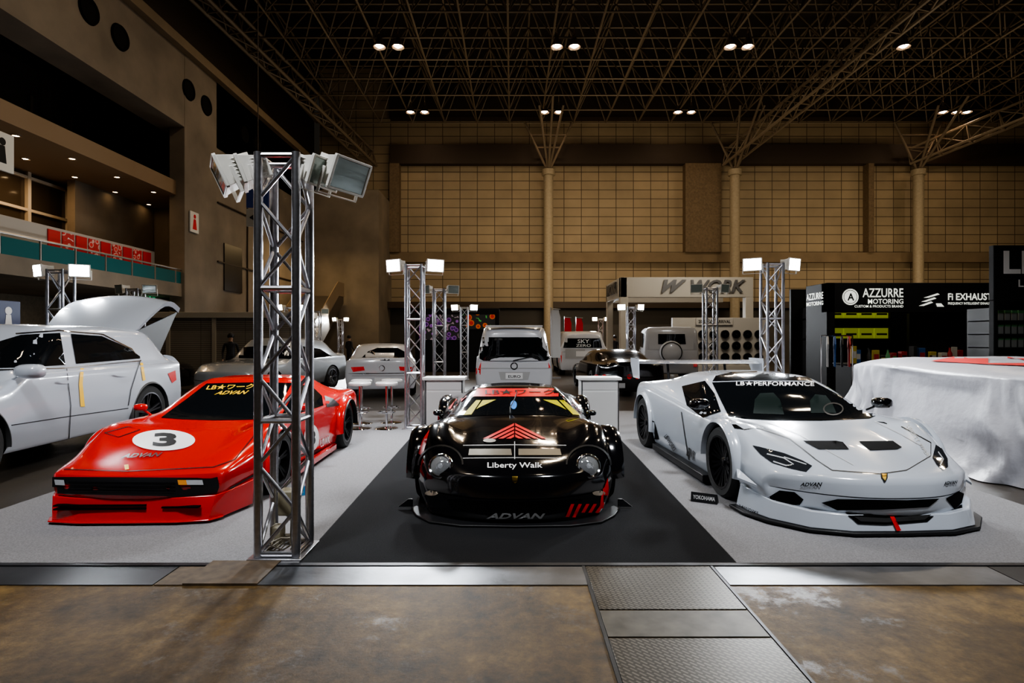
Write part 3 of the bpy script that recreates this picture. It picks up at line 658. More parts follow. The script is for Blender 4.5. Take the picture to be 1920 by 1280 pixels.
decal(HU,'LIBERTY WALK',(1700,800),(1738,858),(1705,796),TG,.008)
for sg in(-1,1): mirror(HU,(sg*.84,1.62,.78),(sg*1.0,1.58,.86),1.05,PBLK)
# ---- red wedge sports car
st=[(0,.14,.20,[(.69,.2),(.725,.27),(.735,.35),(.72,.405),(.6,.415),(.4,.42),(.2,.42),(0,.42)]),
(.3,.12,.14,[(.74,.15),(.79,.28),(.80,.38),(.76,.475),(.6,.49),(.4,.485),(.2,.485),(0,.485)]),
(.6,.08,.12,[(.79,.13),(.85,.28),(.86,.42),(.82,.56),(.64,.575),(.42,.545),(.2,.545),(0,.545)]),
(1.0,.03,.11,[(.80,.12),(.87,.28),(.89,.45),(.86,.672),(.68,.69),(.45,.63),(.2,.62),(0,.62)]),
(1.48,0,.11,[(.80,.12),(.86,.28),(.87,.46),(.85,.68),(.76,.70),(.62,.70),(.3,.70),(0,.70)]),
(1.9,0,.11,[(.80,.12),(.86,.28),(.87,.46),(.85,.68),(.77,.73),(.62,.87),(.3,.90),(0,.905)]),
(2.35,0,.11,[(.80,.12),(.86,.28),(.87,.46),(.85,.69),(.77,.74),(.54,1.035),(.3,1.065),(0,1.07)]),
(2.8,0,.11,[(.82,.12),(.87,.28),(.88,.48),(.86,.72),(.78,.77),(.54,1.035),(.3,1.07),(0,1.075)]),
(3.3,0,.11,[(.84,.12),(.90,.3),(.91,.5),(.88,.77),(.79,.81),(.58,.90),(.3,.94),(0,.95)]),
(3.7,0,.12,[(.83,.14),(.89,.32),(.90,.5),(.87,.77),(.77,.80),(.5,.82),(.3,.83),(0,.83)]),
(4.2,-.05,.25,[(.8,.27),(.85,.4),(.86,.55),(.83,.72),(.7,.77),(.5,.79),(.3,.79),(0,.79)])]
FE=car('sports_car','red wedge-shaped classic sports car with number three roundel',st,(-3.19,4.76,0),math.radians(1.5),PRED,[(.88,1.0,.305,.22),(.93,3.34,.325,.32)],style=5,cut=.025)
for sg in(-1,1):
    flare(FE,sg,1.0,.305,.335,.83,.90,PRED,.03,0,185); flare(FE,sg,3.34,.325,.365,.84,.97,PRED,.07,-5,190)
    flare(FE,sg,3.34,.325,.358,.92,.985,BLK,.015,-5,190,'flare_edging')
    a,b=sorted((sg*.82,sg*.885)); G().box(a,b,1.4,2.95,.05,.13).build('side_skirt',PRED,FE['o'],bevel=.01)
skirt(FE,[(0,-.05,.03),(.4,-.045,.03),(.64,-.01,.03),(.72,.10,.03),(.82,.45,.035)],[(0,-.03,.225),(.4,-.02,.225),(.68,.05,.225),(.735,.14,.235),(.83,.45,.26)],PRED,'front_spoiler')
lip(FE,[(0,-.08),(.4,-.075),(.66,-.03),(.73,.08),(.70,.12),(0,.1)],.028,.042,PRED,'spoiler_lip')
trim(FE,'front_grille',[(74,894),(395,896),(408,894),(411,912),(404,930),(250,928),(102,924),(86,914)],BLK,.012)
trim(FE,'turn_lamp',[(106,898),(124,899),(126,909),(108,908)],CLR,.018,6); trim(FE,'turn_lamp',[(334,899),(350,899),(352,908),(336,908)],ORG,.018,6); trim(FE,'turn_lamp',[(350,899),(380,899),(382,908),(352,908)],CLR,.018,6)
for k in range(3): line(FE,'grille_bar',[(132,903+k*7),(330,905+k*7)],1.5,DARK,.018)
for a,b,z in((-.60,.15,.17),(-.60,.15,.14),(.28,.58,.15)):
    G().box(a,b,-.05,.0,z-.006,z+.006).build('spoiler_slot',DARK,FE['o'])
trim(FE,'windshield',[(302,783),(350,748),(388,719),(470,717),(548,718),(530,750),(512,783),(470,787),(400,788),(340,786)],GLASS,.004)
decal(FE,'LB★ワーク',(386,732),(474,730),(392,722),YEL,.011,0,.02); decal(FE,'ADVAN',(402,741),(462,740),(408,734),YEL,.011,.25,.03)
trim(FE,'roundel',ell(307,826,59,19.5,36),TW,.007); decal(FE,'3',(286,838),(330,838),(289,813),TK,.012,0,.04)
decal(FE,'ADVAN',(226,860),(300,857),(232,852),mat('dark_red_vinyl',(.05,.003,.003),.3),.009,.25,.03)
trim(FE,'badge',[(233,873),(241,872),(242,881),(235,882)],YEL,.009,5)
line(FE,'panel_gap',[(120,880),(240,884),(400,876),(440,862),(490,800)],1.3,BLK,.006)
line(FE,'panel_gap',[(196,812),(240,800),(262,806),(222,820),(196,812)],1.2,BLK,.006)
trim(FE,'side_window',[(528,779),(558,722),(582,722),(603,742),(606,760),(562,774)],GLASS,.005,8)
trim(FE,'rear_louvre',[(608,742),(625,748),(638,760),(612,763)],BLK,.006,8)
trim(FE,'door_roundel',ell(583,820,14,25),TW,.008,8); decal(FE,'3',(576,834),(590,834),(576,806),TK,.012,0,.04)
decal(FE,'LBWK',(600,838),(618,830),(600,824),TW,.009,0,.02)
line(FE,'side_stripe',[(430,915),(475,890),(540,862),(600,842)],3.5,BLK,.008)
for sg in(-1,1): mirror(FE,(sg*.80,1.62,.70),(sg*.90,1.58,.79),.7,PRED)
for x,y,lb,rz in((1.80,5.34,'small black wedge tyre sign beside the white supercar wheel',-.5),(-2.14,5.55,'small blue wedge tyre sign beside the red car wheel',.5)):
    t=thing('tyre_sign',lb,'sign',(x,y,.009),rz)
    G().prism([(-.0,0),(.10,0),(.08,.02),(.02,.09)],Matrix(((0,0,1,-.12),(1,0,0,0),(0,1,0,0),(0,0,0,1))),.24).build('stand',BLK if x>0 else mat('blue_board',(.01,.12,.25),.4),t,bevel=.002)
    sign_text('YOKOHAMA',TG,(-.10,.004,.028),(.20,0,0),(0,.009,.036),t,0,.02) 
# ---- generic bodies
def gen(L,W,H,hood,belt,cowl,wst,re,tb,tail,zb=.24,nose=.75,rail=.74):
    w=W/2
    def hd(y,h,k=1,sw=0): return (y,sw,zb,[(w*.93*k,zb+.01),(w*.985*k,zb+.2),(w*k,h*.6),(w*.97*k,h*.86),(w*.86*k,h*.965),(w*.6*k,h*.99),(w*.3*k,h),(0,h+.01)])
    def rf(y,h,r=rail,k=1,sw=0): return (y,sw,zb,[(w*.93*k,zb+.01),(w*.985*k,zb+.2),(w*k,belt*.62),(w*.97*k,belt),(w*.93*k,belt+.03),(w*r*k,h-.08),(w*.42*k,h-.01),(0,h)])
    return [hd(0,hood*nose,.93,.2),hd(.35,hood*.93,1,.1),hd(cowl,hood+.02),rf((cowl+wst)/2,(hood+H)/2+.02,.80),rf(wst,H-.01),rf((wst+re)/2,H),rf(re,H-.03,rail-.02),rf(tb,tail+.02,.72,.98,0) if tail<H-.3 else rf(tb,tail,.72,.98),hd(L-.05,tail if tail<H-.3 else belt+.1,.96,-.1) if tail<H-.3 else rf(L-.05,tail-.05,.70,.96,-.06)]
AU=car('suv','white coupe SUV with raised tailgate and yellow tape on doors',gen(4.95,2.02,1.74,1.06,1.14,1.35,2.2,4.1,4.8,1.30,zb=.3,rail=.80),(-6.38,4.72,0),math.radians(2),PWHT,[(.98,.95,.42,.28),(.99,3.95,.42,.30)],style=5,rim=mat('dark_silver_rim',(.12,.12,.13),.3,.9))
trim(AU,'side_window',[(0,690),(0,640),(40,628),(112,624),(122,684),(60,688)],GLASS,.006,12); trim(AU,'side_window',[(132,626),(190,630),(240,652),(262,668),(262,672),(142,682)],GLASS,.006,12)
line(AU,'window_trim',[(0,694),(120,690),(264,676),(246,654),(192,627),(110,620),(30,626)],2.0,CHR,.009,12)
trim(AU,'tape',[(150,690),(156,690),(154,720),(158,762),(150,762),(147,720)],YEL,.008); trim(AU,'tape',[(262,680),(267,680),(272,712),(267,714)],YEL,.008)
for a in([(124,690),(132,760),(128,840)],[(262,676),(245,730),(240,760)],[(0,800),(130,780),(240,765)]): line(AU,'panel_gap',a,1.4,BLK,.007,12)
for x,y in((118,716),(225,703)): trim(AU,'door_handle',ell(x,y,14,3,14),PWHT,.03,12)
trim(AU,'rocker_trim',[(0,870),(130,838),(245,812),(246,804),(130,828),(0,858)],BLK,.008,12)
trim(AU,'tail_lamp',[(314,700),(328,694),(330,712),(322,718)],REDL,.008)
for wy in(.95,3.95): flare(AU,1,wy,.42,.45,.96,1.015,mat('grey_cladding',(.03,.03,.03),.5),.035,-5,185)
mirror(AU,(.90,1.55,1.10),(1.10,1.52,1.19),1.5,PWHT)
g=G(); n1=10; O=[];I=[]
for i in range(n1+1):
    t=i/n1; y=4.0+t*1.35; z=1.66+.64*math.sin(min(1,t*1.15)*pi/2)-.22*max(0,t-.55)**1.2*2
    for j in range(9):
        u=-1+j/4; w=.68+.08*math.sin(t*pi)
        O.append((u*w,y,z+.06-.10*u*u)); I.append((u*w*.95,y+.01,z-.02-.10*u*u))
fs=[(i*9+j,i*9+j+1,(i+1)*9+j+1,(i+1)*9+j) for i in range(n1) for j in range(8)]; N_=len(O)
g.add(O+I,fs,0); g.add(O+I,[tuple(q+N_ for q in f) for f in fs],1)
ed=[(i*9,(i+1)*9) for i in range(n1)]+[(i*9+8,(i+1)*9+8) for i in range(n1)]+[(j,j+1) for j in range(8)]+[(n1*9+j,n1*9+j+1) for j in range(8)]
g.add(O+I,[(a,b,b+N_,a+N_) for a,b in ed],0)
tg=g.build('tailgate',[PWHT,BLK],AU['o'],angle=50)
g=G(); g.add([(.70,4.05,1.66),(.66,5.3,2.02),(.60,5.32,1.92),(.74,4.55,1.22)],[(0,1,2,3)]); g.add([(.68,4.05,1.66),(.64,5.3,2.02),(.58,5.32,1.92),(.72,4.55,1.22)],[(0,1,2,3)]); g.build('tailgate_lining',BLK,tg)
G().tube((-.60,4.4,1.25),(-.58,5.0,2.0),.012,8).build('gas_strut',BLK,tg)
VA=car('van','white passenger van with dark rear window',gen(5.1,1.93,1.92,1.1,1.1,.95,1.7,4.6,4.95,1.8,rail=.80),(.05,19.0,0),pi,PVAN,[(.93,.95,.34,.22),(.93,4.1,.34,.22)])
trim(VA,'rear_window',[(905,632),(1025,632),(1029,640),(1031,672),(1024,676),(906,676),(899,672),(901,640)],GLASS,.006)
for a in([(893,672),(902,678),(901,702),(893,702)],[(1037,672),(1028,678),(1029,702),(1037,702)]): trim(VA,'tail_lamp',a,REDL,.008)
trim(VA,'plate_recess',[(935,697),(994,697),(990,712),(939,712)],TG,.006); trim(VA,'number_plate',[(948,699),(980,699),(980,710),(948,710)],TW,.01)
decal(VA,'EURO',(953,708),(976,708),(953,703),TK,.014)
line(VA,'star_emblem',[(964+6*math.cos(2*pi*i/16),686+6*math.sin(2*pi*i/16)) for i in range(17)],2,CHR,.01,5)
line(VA,'panel_gap',[(898,690),(1032,690)],1.4,TG,.008); G().box(-.7,.7,4.86,5.10,1.84,1.88).build('roof_spoiler',PVAN,VA['o'],bevel=.01)
line(VA,'wiper',[(962,676),(1000,668)],2,BLK,.012)
SE=car('sedan','white four-door coupe seen from behind with slim red tail lamps',gen(4.9,1.9,1.42,.95,.95,1.5,2.5,3.6,4.5,1.05),(-4.38,19.6,0),pi+.2,PVAN,[(.92,.9,.34,.24),(.92,3.85,.34,.25)])
trim(SE,'rear_window',[(676,673),(690,659),(708,652),(745,652),(760,660),(770,673),(724,676)],GLASS,.006)
for a in([(658,688),(682,687),(684,694),(662,697)],[(748,687),(776,688),(772,697),(750,694)]): trim(SE,'tail_lamp',a,REDL,.008)
decal(SE,'AMG',(674,702),(692,702),(674,698),TG,.01); line(SE,'star_emblem',[(716+5*math.cos(2*pi*i/14),690+5*math.sin(2*pi*i/14)) for i in range(15)],1.8,CHR,.01,5)
trim(SE,'number_plate',[(702,708),(732,708),(732,718),(702,718)],TW,.01); trim(SE,'diffuser',[(664,728),(774,728),(766,742),(672,742)],BLK,.008)
line(SE,'panel_gap',[(660,704),(774,704)],1.4,TG,.008)
PO=car('suv','pale silver sport SUV parked behind the lighting tower',gen(4.7,1.92,1.58,.98,1.0,1.35,2.1,3.5,4.45,1.1),(-7.35,14.2,0),math.radians(-14),PSIL,[(.94,.9,.36,.25),(.95,3.7,.36,.25)],rim=RIMS)
trim(PO,'windshield',[(412,671),(424,653),(500,648),(506,672)],GLASS,.008)
trim(PO,'side_window',[(516,672),(524,650),(560,648),(600,654),(622,668),(560,674)],GLASS,.008)
ES=car('suv','large white SUV seen from behind with dark rear glass',gen(5.2,2.05,1.9,1.15,1.2,1.35,2.0,4.6,5.0,1.8,rail=.82),(3.0,29.0,0),pi,PVAN,[(.95,1,.4,.27),(.95,4.1,.4,.27)])
trim(ES,'rear_window',[(1060,634),(1125,634),(1129,652),(1056,652)],GLASS,.008); trim(ES,'lower_hatch',[(1060,654),(1127,654),(1127,672),(1060,672)],TG,.006)
for a in([(1048,640),(1054,640),(1053,680),(1048,680)],[(1131,640),(1137,640),(1137,680),(1132,680)]): trim(ES,'tail_lamp',a,REDL,.01)
trim(ES,'number_plate',[(1080,658),(1106,658),(1106,668),(1080,668)],TW,.012); decal(ES,'SKY',(1083,643),(1105,643),(1083,636),TW,.012); decal(ES,'ZERO',(1080,650),(1108,650),(1080,645),TW,.012)
trim(ES,'bumper',[(1050,688),(1136,688),(1134,698),(1052,698)],BLK,.01)
bx=[(0,.05,.35,[(.78,.36),(.85,.5),(.87,.8),(.87,1.0),(.84,1.10),(.6,1.14),(.3,1.15),(0,1.15)]),(1.3,0,.35,[(.8,.36),(.87,.5),(.9,.8),(.9,1.05),(.86,1.14),(.6,1.17),(.3,1.18),(0,1.18)]),
(1.5,0,.35,[(.8,.36),(.87,.5),(.9,.8),(.9,1.1),(.87,1.3),(.82,1.45),(.4,1.5),(0,1.5)]),(1.75,0,.35,[(.8,.36),(.87,.5),(.9,.8),(.9,1.15),(.87,1.5),(.80,1.90),(.4,1.95),(0,1.96)]),
(4.1,0,.35,[(.8,.36),(.87,.5),(.9,.8),(.9,1.15),(.87,1.5),(.80,1.90),(.4,1.95),(0,1.96)]),(4.35,-.02,.40,[(.8,.41),(.87,.5),(.89,.8),(.89,1.15),(.86,1.5),(.79,1.88),(.4,1.93),(0,1.94)])]
GW=car('off_roader','boxy white off-roader with covered spare wheel on its rear door',bx,(6.1,23.4,0),math.radians(170),PVAN,[(.9,.8,.4,.27),(.92,3.6,.4,.27)])
trim(GW,'rear_window',[(1234,626),(1284,626),(1286,645),(1234,645)],GLASS,.008)
G().lathe([(0,.16),(.30,.16),(.37,.12),(.39,.04),(.39,0),(0,0)],Matrix.Translation((0,4.42,1.1))@Matrix.Rotation(-pi/2,4,'X'),36).build('spare_wheel_cover',PVAN,GW['o'])
G().lathe([(.31,.166),(.34,.15),(.345,.155)],Matrix.Translation((0,4.42,1.1))@Matrix.Rotation(-pi/2,4,'X'),36).build('cover_ring',BLK,GW['o'])
G().box(-.91,-.885,1.9,2.7,1.25,1.75).box(-.91,-.885,2.8,3.9,1.25,1.75).build('side_window',GLASS,GW['o']); G().box(.885,.91,1.9,2.7,1.25,1.75).box(.885,.91,2.8,3.9,1.25,1.75).build('side_window',GLASS,GW['o'])
for sg in(-1,1): G().box(sg*.78-.06,sg*.78+.06,4.36,4.42,.62,.82).build('tail_lamp',REDL,GW['o'],bevel=.01)
NS=car('sports_car','black sports coupe seen from behind with round red lamps',gen(4.5,1.9,1.25,.8,.85,1.4,2.2,3.0,4.0,.98,zb=.14),(2.95,19.6,0),pi+.05,PBLK,[(.93,.9,.34,.26),(.93,3.6,.34,.28)])
for x in(1118,1133,1180,1195): trim(NS,'tail_lamp',ell(x,706,4.5,4.5,16),REDL,.01,5)
trim(NS,'rear_window',[(1130,684),(1145,672),(1178,672),(1192,684)],GLASS,.006); trim(NS,'number_plate',[(1142,718),(1172,718),(1172,727),(1142,727)],TG,.01)
decal(NS,'Performance',(1138,742),(1178,740),(1138,736),TW,.01)
DCs=gen(4.6,1.85,1.38,.9,.92,1.4,2.3,3.4,4.3,1.0,zb=.16)
for x,y,yw,lb,pm in((-9.6,16.6,1.5,'black coupe parked in front of the storage units',PBLK),(-6.4,30.4,pi,'dark sedan parked in the hall',PBLK),(.5,32.6,pi-.1,'white sedan parked further back in the hall',PVAN)):
    d=car('sedan',lb,DCs,(x,y,0),yw,pm,[(.9,.85,.33,.23),(.9,3.6,.33,.23)],rim=RIMS)
# ------------------------------------------------------------ covered car
def sheet():
    g=G(); cx,cy=6.33,7.25; hx,hy=.95,2.1; nt=360; rings=[]
    def rr(t,sx,sy):
        c,s=math.cos(t),math.sin(t); e=.34
        return (sx*math.copysign(abs(c)**e,c),sy*math.copysign(abs(s)**e,s))
    def H(x,y):
        yy=(y+hy)/(2*hy); b=1.16+.09*yy
        cab=.10*max(0,math.sin(max(0,min(1,(yy-.15)/.7))*pi))
        return b+cab*max(0,1-(abs(x)/1.1)**2)+.05*noise.noise(Vector((x*1.5,y*1.2,5)))
    R=[.02,.2,.4,.55,.7,.8,.88,.94,1.0]; sk=[.03,.08,.15,.22,.3,.4,.5,.6,.7,.8,.88,.95,1.0]
    for r in R:
        row=[]
        for i in range(nt):
            t=2*pi*i/nt; x,y=rr(t,hx*r,hy*r); z=H(x,y)-.09*r**8+.02*noise.noise(Vector((x*3,y*2,0)))
            row.append((cx+x,cy+y,z))
        rings.append(row)
    P=[rr(2*pi*i/nt,hx,hy) for i in range(nt)]; al=[0]
    for i in range(1,nt): al.append(al[-1]+math.hypot(P[i][0]-P[i-1][0],P[i][1]-P[i-1][1]))
    for s in sk:
        row=[]
        for i in range(nt):
            x,y=P[i]; a=al[i]; zt=H(x,y)-.09
            warp=a+.30*s*math.sin(a*1.3+1)+.35*noise.noise(Vector((a*.8,s*1.8,2)))
            f=.060*math.sin(warp*11+3*noise.noise(Vector((a*1.1,0,3))))*min(1,s*2)+.18*noise.noise(Vector((warp*1.9,s*2.2,1)))+.035*math.sin(warp*29+s*4)
            l=math.hypot(x/hx,y/hy); nx_,ny_=x/hx/l,y/hy/l
            d=.08*s+.20*s**2.5+f*(s**.5)
            z=zt*(1-s)+.012
            row.append((cx+x+nx_*d,cy+y+ny_*d,z))
        rings.append(row)
    V=[p for r in rings for p in r]; fs=[(a*nt+i,a*nt+(i+1)%nt,(a+1)*nt+(i+1)%nt,(a+1)*nt+i) for a in range(len(rings)-1) for i in range(nt)]; fs.append(tuple(range(nt)))
    g.add(V,fs); return g
CL=mat('white_satin_cloth',(.34,.34,.37),.38,bump=.5,bscale=6)
E=thing('covered_car','car draped in a white sheet with red cloth on top','covered car')
g=sheet(); me=g.mesh('cover_sheet',[CL],80); mk('cover_sheet',me,E)
CC=dict(o=E,M=Matrix.Identity(4),bvh=BVHTree.FromPolygons([v.co.copy() for v in me.vertices],[tuple(p.vertices) for p in me.polygons]))
trim(CC,'red_cloth',[(1745,678),(1800,668),(1850,662),(1990,655),(1990,690),(1850,684)],mat('red_cloth',(.5,.012,.012),.7),.012)
# ------------------------------------------------------------ counters and stools
for x,lb in((-1.12,'white reception counter with open shelf beside the black car'),(1.45,'white reception counter beside the white supercar')):
    t=thing('reception_counter',lb,'counter',(x,9.55,.009),0,'white reception counters')
    g=G().box(-.31,.31,-.2,-.17,0,.86).box(-.31,-.285,-.2,.22,0,.86).box(.285,.31,-.2,.22,0,.86).box(-.285,.285,-.17,.2,.42,.445).box(-.285,.285,-.17,.2,.04,.07)
    g.build('cabinet',WHT,t,bevel=.004); G().box(-.35,.35,-.24,.26,.86,.905).build('countertop',WHT,t,bevel=.006)
    G().box(-.29,.29,-.206,-.2,.70,.83).box(-.29,.29,-.206,-.2,.05,.67).build('front_panel',mat('counter_front',(.45,.44,.43),.45),t,bevel=.004)
base=None
for x,y in((-2.62,9.8),(-2.16,9.8),(-2.75,10.4),(-2.22,10.5)):
    if base is None:
        base=thing('bar_stool','round white bar stool with chrome pedestal and foot ring','stool',(x,y,.008),group='bar stools beside the tower')
        G().lathe([(0,.80),(.17,.80),(.19,.78),(.19,.75),(.16,.735),(0,.735)],n=28).build('seat',WHT,base)
        G().tube((0,0,.02),(0,0,.735),.022,12).build('pole',CHR,base); G().lathe([(0,.03),(.05,.03),(.19,.012),(.2,0),(0,0)],n=28).build('base',CHR,base)
        g=G(); q=[(.15*math.cos(2*pi*i/20),.15*math.sin(2*pi*i/20),.28) for i in range(21)]; g.path(q,.01,6); g.tube((0,0,.28),(.15,0,.28),.008,6); g.tube((0,0,.28),(-.15,0,.28),.008,6); g.build('foot_ring',CHR,base)
    else: copytree(base,(x,y,.008))
# ------------------------------------------------------------ booths
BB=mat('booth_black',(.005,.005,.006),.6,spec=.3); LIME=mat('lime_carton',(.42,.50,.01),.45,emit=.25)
t=thing('exhibition_booth','black booth wall with white motoring and exhaust lettering','booth',(0,0,0))
G().box(7.75,12.9,14.0,14.25,2.2,2.93).box(7.75,7.95,14.0,15,0,2.93).box(7.75,12.9,15.8,15.9,0,2.93).build('booth_wall',BB,t,bevel=.01)
G().box(10.2,12.9,14.6,14.7,0,2.2).build('side_panel',mat('booth_charcoal',(.015,.015,.017),.5),t)
LW=mat('sign_white_lit',(.85,.87,.78),.4,emit=.9)
def st_(txt,x,z,w,h,m=TW,sh=0,y=13.985,b=.01): return sign_text(txt,m,(x,y,z),(w,0,0),(0,0,h),t,sh,b)
st_('AZZURRE',8.62,2.57,1.0,.22,LW); st_('MOTORING',8.75,2.41,.87,.12,LW); st_('CUSTOM & PRODUCTS BRAND',8.42,2.32,1.2,.06,LW)
g=G().lathe([(.17,0),(.2,0)],Matrix.Translation((8.32,13.985,2.58))@Matrix.Rotation(pi/2,4,'X'),30); g.lathe([(0,0),(.155,0)],Matrix.Translation((8.32,13.985,2.58))@Matrix.Rotation(pi/2,4,'X'),30); g.build('logo_disc',LW,t)
sign_text('A',TK,(8.24,13.975,2.49),(.17,0,0),(0,0,.18),t,0,.03)
st_('Fi EXHAUST',10.72,2.5,1.08,.17,LW,0,13.985,.02); st_('FREQUENCY INTELLIGENT EXHAUST',10.72,2.38,1.08,.07,LW)
g=G(); 
for k in range(3): g.prism([(10.0+k*.06,2.36+k*.1),(10.12+k*.06,2.36+k*.1),(10.35+k*.08,2.44+k*.1),(10.3+k*.08,2.47+k*.1)],Matrix(((1,0,0,0),(0,0,-1,13.985),(0,1,0,0),(0,0,0,1))),.004)
g.prism([(10.45,2.34),(10.62,2.34),(10.55,2.42),(10.42,2.42)],Matrix(((1,0,0,0),(0,0,-1,13.985),(0,1,0,0),(0,0,0,1))),.004)
g.build('emblem',LW,t)
sign_text('AZZURRE',LW,(7.74,14.95,2.55),(0,-.8,0),(0,0,.17),t); sign_text('MOTORING',LW,(7.74,14.95,2.4),(0,-.8,0),(0,0,.1),t)
G().box(8.0,10.15,15.2,15.75,1.52,1.56).box(8.0,10.15,15.2,15.75,2.06,2.1).box(8.0,8.04,15.2,15.75,0,2.4).box(10.11,10.15,15.2,15.75,0,2.4).build('shelf',BLK,t)
base=None
for z in(1.56,2.1):
    for i in range(5):
        p=(8.3+i*.41,15.42,z)
        if base is None:
            base=thing('lime_carton','lime green product carton with black band on a booth shelf','box',p,group='lime cartons on the booth shelf')
            G().box(-.19,.19,-.13,.13,0,.28).build('carton',LIME,base,bevel=.006); G().box(-.14,.14,-.133,-.13,.09,.14).build('printed_band',TK,base)
        else: copytree(base,p)
t2=thing('display_table','black-draped merchandise table in front of the booth','table',(9.6,13.2,0))
G().box(-1.9,2.4,-.3,.35,0,.95).box(-1.95,2.45,-.34,.4,.95,.985).build('table_body',BB,t2,bevel=.02)
random.seed(11); cols=[(.35,.02,.02),(.5,.48,.42),(.02,.08,.25),(.03,.03,.03),(.45,.35,.05),(.1,.3,.12),(.55,.2,.05)]
cm=[mat('merch_%d'%i,c,.55) for i,c in enumerate(cols)]
for i in range(26):
    x=7.9+i*.158+random.uniform(-.02,.02); w=random.uniform(.05,.07);h=random.uniform(.12,.42)
    if i%3==2:
        t3=thing('bottle','small bottle of car-care product on the merchandise table','bottle',(x,13.05+random.uniform(0,.25),.985),group='goods on the merchandise table')
        G().lathe([(0,0),(w*.7,0),(w*.75,h*.6),(w*.35,h*.8),(w*.3,h),(0,h)],n=14).build('bottle_body',random.choice(cm),t3); G().lathe([(0,h+.03),(w*.35,h+.03),(w*.38,h),(0,h)],n=12).build('cap',TK,t3)
    else:
        t3=thing('product_box','small coloured product box on the merchandise table','box',(x,13.1+random.uniform(0,.2),.985),random.uniform(-.3,.3),group='goods on the merchandise table')
        G().box(-w,w,-.06,.06,0,h).build('carton',random.choice(cm),t3,bevel=.004); G().box(-w*.8,w*.8,-.062,-.06,h*.3,h*.7).build('label_panel',random.choice(cm),t3)
t3=thing('clothes_rail','chrome clothes rail holding T-shirts beside the booth','clothes rail',(7.4,12.7,0))
G().tube((-.5,0,0),(-.5,0,1.62),.015).tube((.2,0,0),(.2,0,1.62),.015).tube((-.5,0,1.62),(.2,0,1.62),.015).tube((-.5,-.2,.02),(-.5,.2,.02),.015).tube((.2,-.2,.02),(.2,.2,.02),.015).build('rail_frame',CHR,t3)
for i in range(4):
    x=7.02+i*.16; m=[TG,MC['merch_2'],BLK,MC['merch_0']][i]
    g=G().prism([(-.18,0),(.18,0),(.19,.5),(.32,.4),(.36,.5),(.2,.66),(.08,.68),(0,.64),(-.08,.68),(-.2,.66),(-.36,.5),(-.32,.4),(-.19,.5)],Matrix.Translation((x,12.69,.93))@Matrix.Rotation(1.1,4,'Z')@Matrix.Rotation(pi/2,4,'X'),.03)
    g.build('t_shirt',m,label='cotton T-shirt hanging from the chrome rail',cat='shirt',group='T-shirts on the rail')
t=thing('exhibition_booth','tall black booth corner with large white lettering','booth')
G().box(8.38,12.5,9.9,10.0,2.22,3.18).box(8.38,8.46,9.9,10.0,0,2.22).build('booth_wall',BB,t,bevel=.01)
sign_text('LB',TW,(8.54,9.885,2.68),(.66,0,0),(0,0,.40),t,0,.03); sign_text('LIBERTY WALK',TW,(8.80,9.885,2.45),(1.4,0,0),(0,0,.13),t,0,.02)
g=G()
for z in(1.38,1.62,1.86): g.box(8.5,10.0,10.1,10.6,z,z+.02)
g.box(8.5,10.0,10.6,10.63,1.0,2.1); g.box(8.5,8.54,10.1,10.6,0,2.1); g.box(9.96,10.0,10.1,10.6,0,2.1); g.build('packet_rack',mat('rack_grey',(.04,.04,.04),.4,.5),t)
base=None
for z in(1.4,1.64,1.88):
    for i in range(8):
        p=(8.64+i*.12,10.2,z)
        if base is None:
            base=thing('product_packet','clear hanging packet with a printed header card','packet',p,group='packets on the booth rack')
            G().box(-.045,.045,-.01,.01,0,.15).build('packet_body',mat('clear_packet',(.3,.3,.28),.25),base,bevel=.003); G().box(-.047,.047,-.013,.013,.13,.18).build('header_card',MC['merch_5'],base)
        else: copytree(base,p)
t=thing('notice_board','dark blue board with white stars on short feet','notice board',(10.75,12.5,0))
G().box(-.33,.33,-.03,.03,.1,1.62).build('board_face',mat('navy_panel',(.02,.026,.06),.5),t,bevel=.01); G().box(-.3,-.25,-.2,.2,0,.1).box(.25,.3,-.2,.2,0,.1).build('feet',BLK,t)
sign_text('★★',TG,(-.15,-.035,1.45),(.3,0,0),(0,0,.1),t)
# wheel brand booth
t=thing('exhibition_booth','white arch booth with grey three-dimensional wheel-brand lettering','booth')
WB=mat('booth_white',(.50,.46,.39),.5)
G().box(4.8,10.7,25.2,25.5,3.39,4.28).box(4.8,5.1,25.2,29,3.39,4.28).box(4.8,5.15,25.2,25.55,0,3.4).box(10.35,10.7,25.2,25.55,0,3.4).box(4.8,10.7,28.8,29,3.39,4.28).box(4.8,5.1,28.7,29,0,3.4).build('booth_frame',WB,t,bevel=.02)
GL=mat('sign_grey_metal',(.16,.155,.15),.35,.3)
def ext(txt,org,u,v,sh,b):
    o=sign_text(txt,GL,org,u,v,t,sh,b); md=o.modifiers.new('depth','SOLIDIFY'); md.thickness=.08; md.offset=0; return o
ext('WORK',(7.9,25.12,3.6),(2.4,0,0),(0,0,.56),.3,.02); ext('W',(6.6,25.12,3.6),(1.1,0,0),(0,0,.56),.6,.05); ext('WORK',(4.72,28.2,3.62),(0,-2.4,0),(0,0,.52),.2,.02)
t=thing('wheel_rack','white display stand with header sign holding rows of alloy wheels','display stand')
G().box(7.0,11.1,24.8,25.0,.4,2.47).box(8.0,9.6,24.72,24.8,2.15,2.45).box(7.0,11.1,24.5,25.1,0,.4).build('stand_board',mat('stand_white',(.50,.47,.42),.5),t,bevel=.01)
sign_text('2020 NEW ARRIVAL',TK,(8.1,24.71,2.23),(1.4,0,0),(0,0,.14),t,0,.02)
base=None
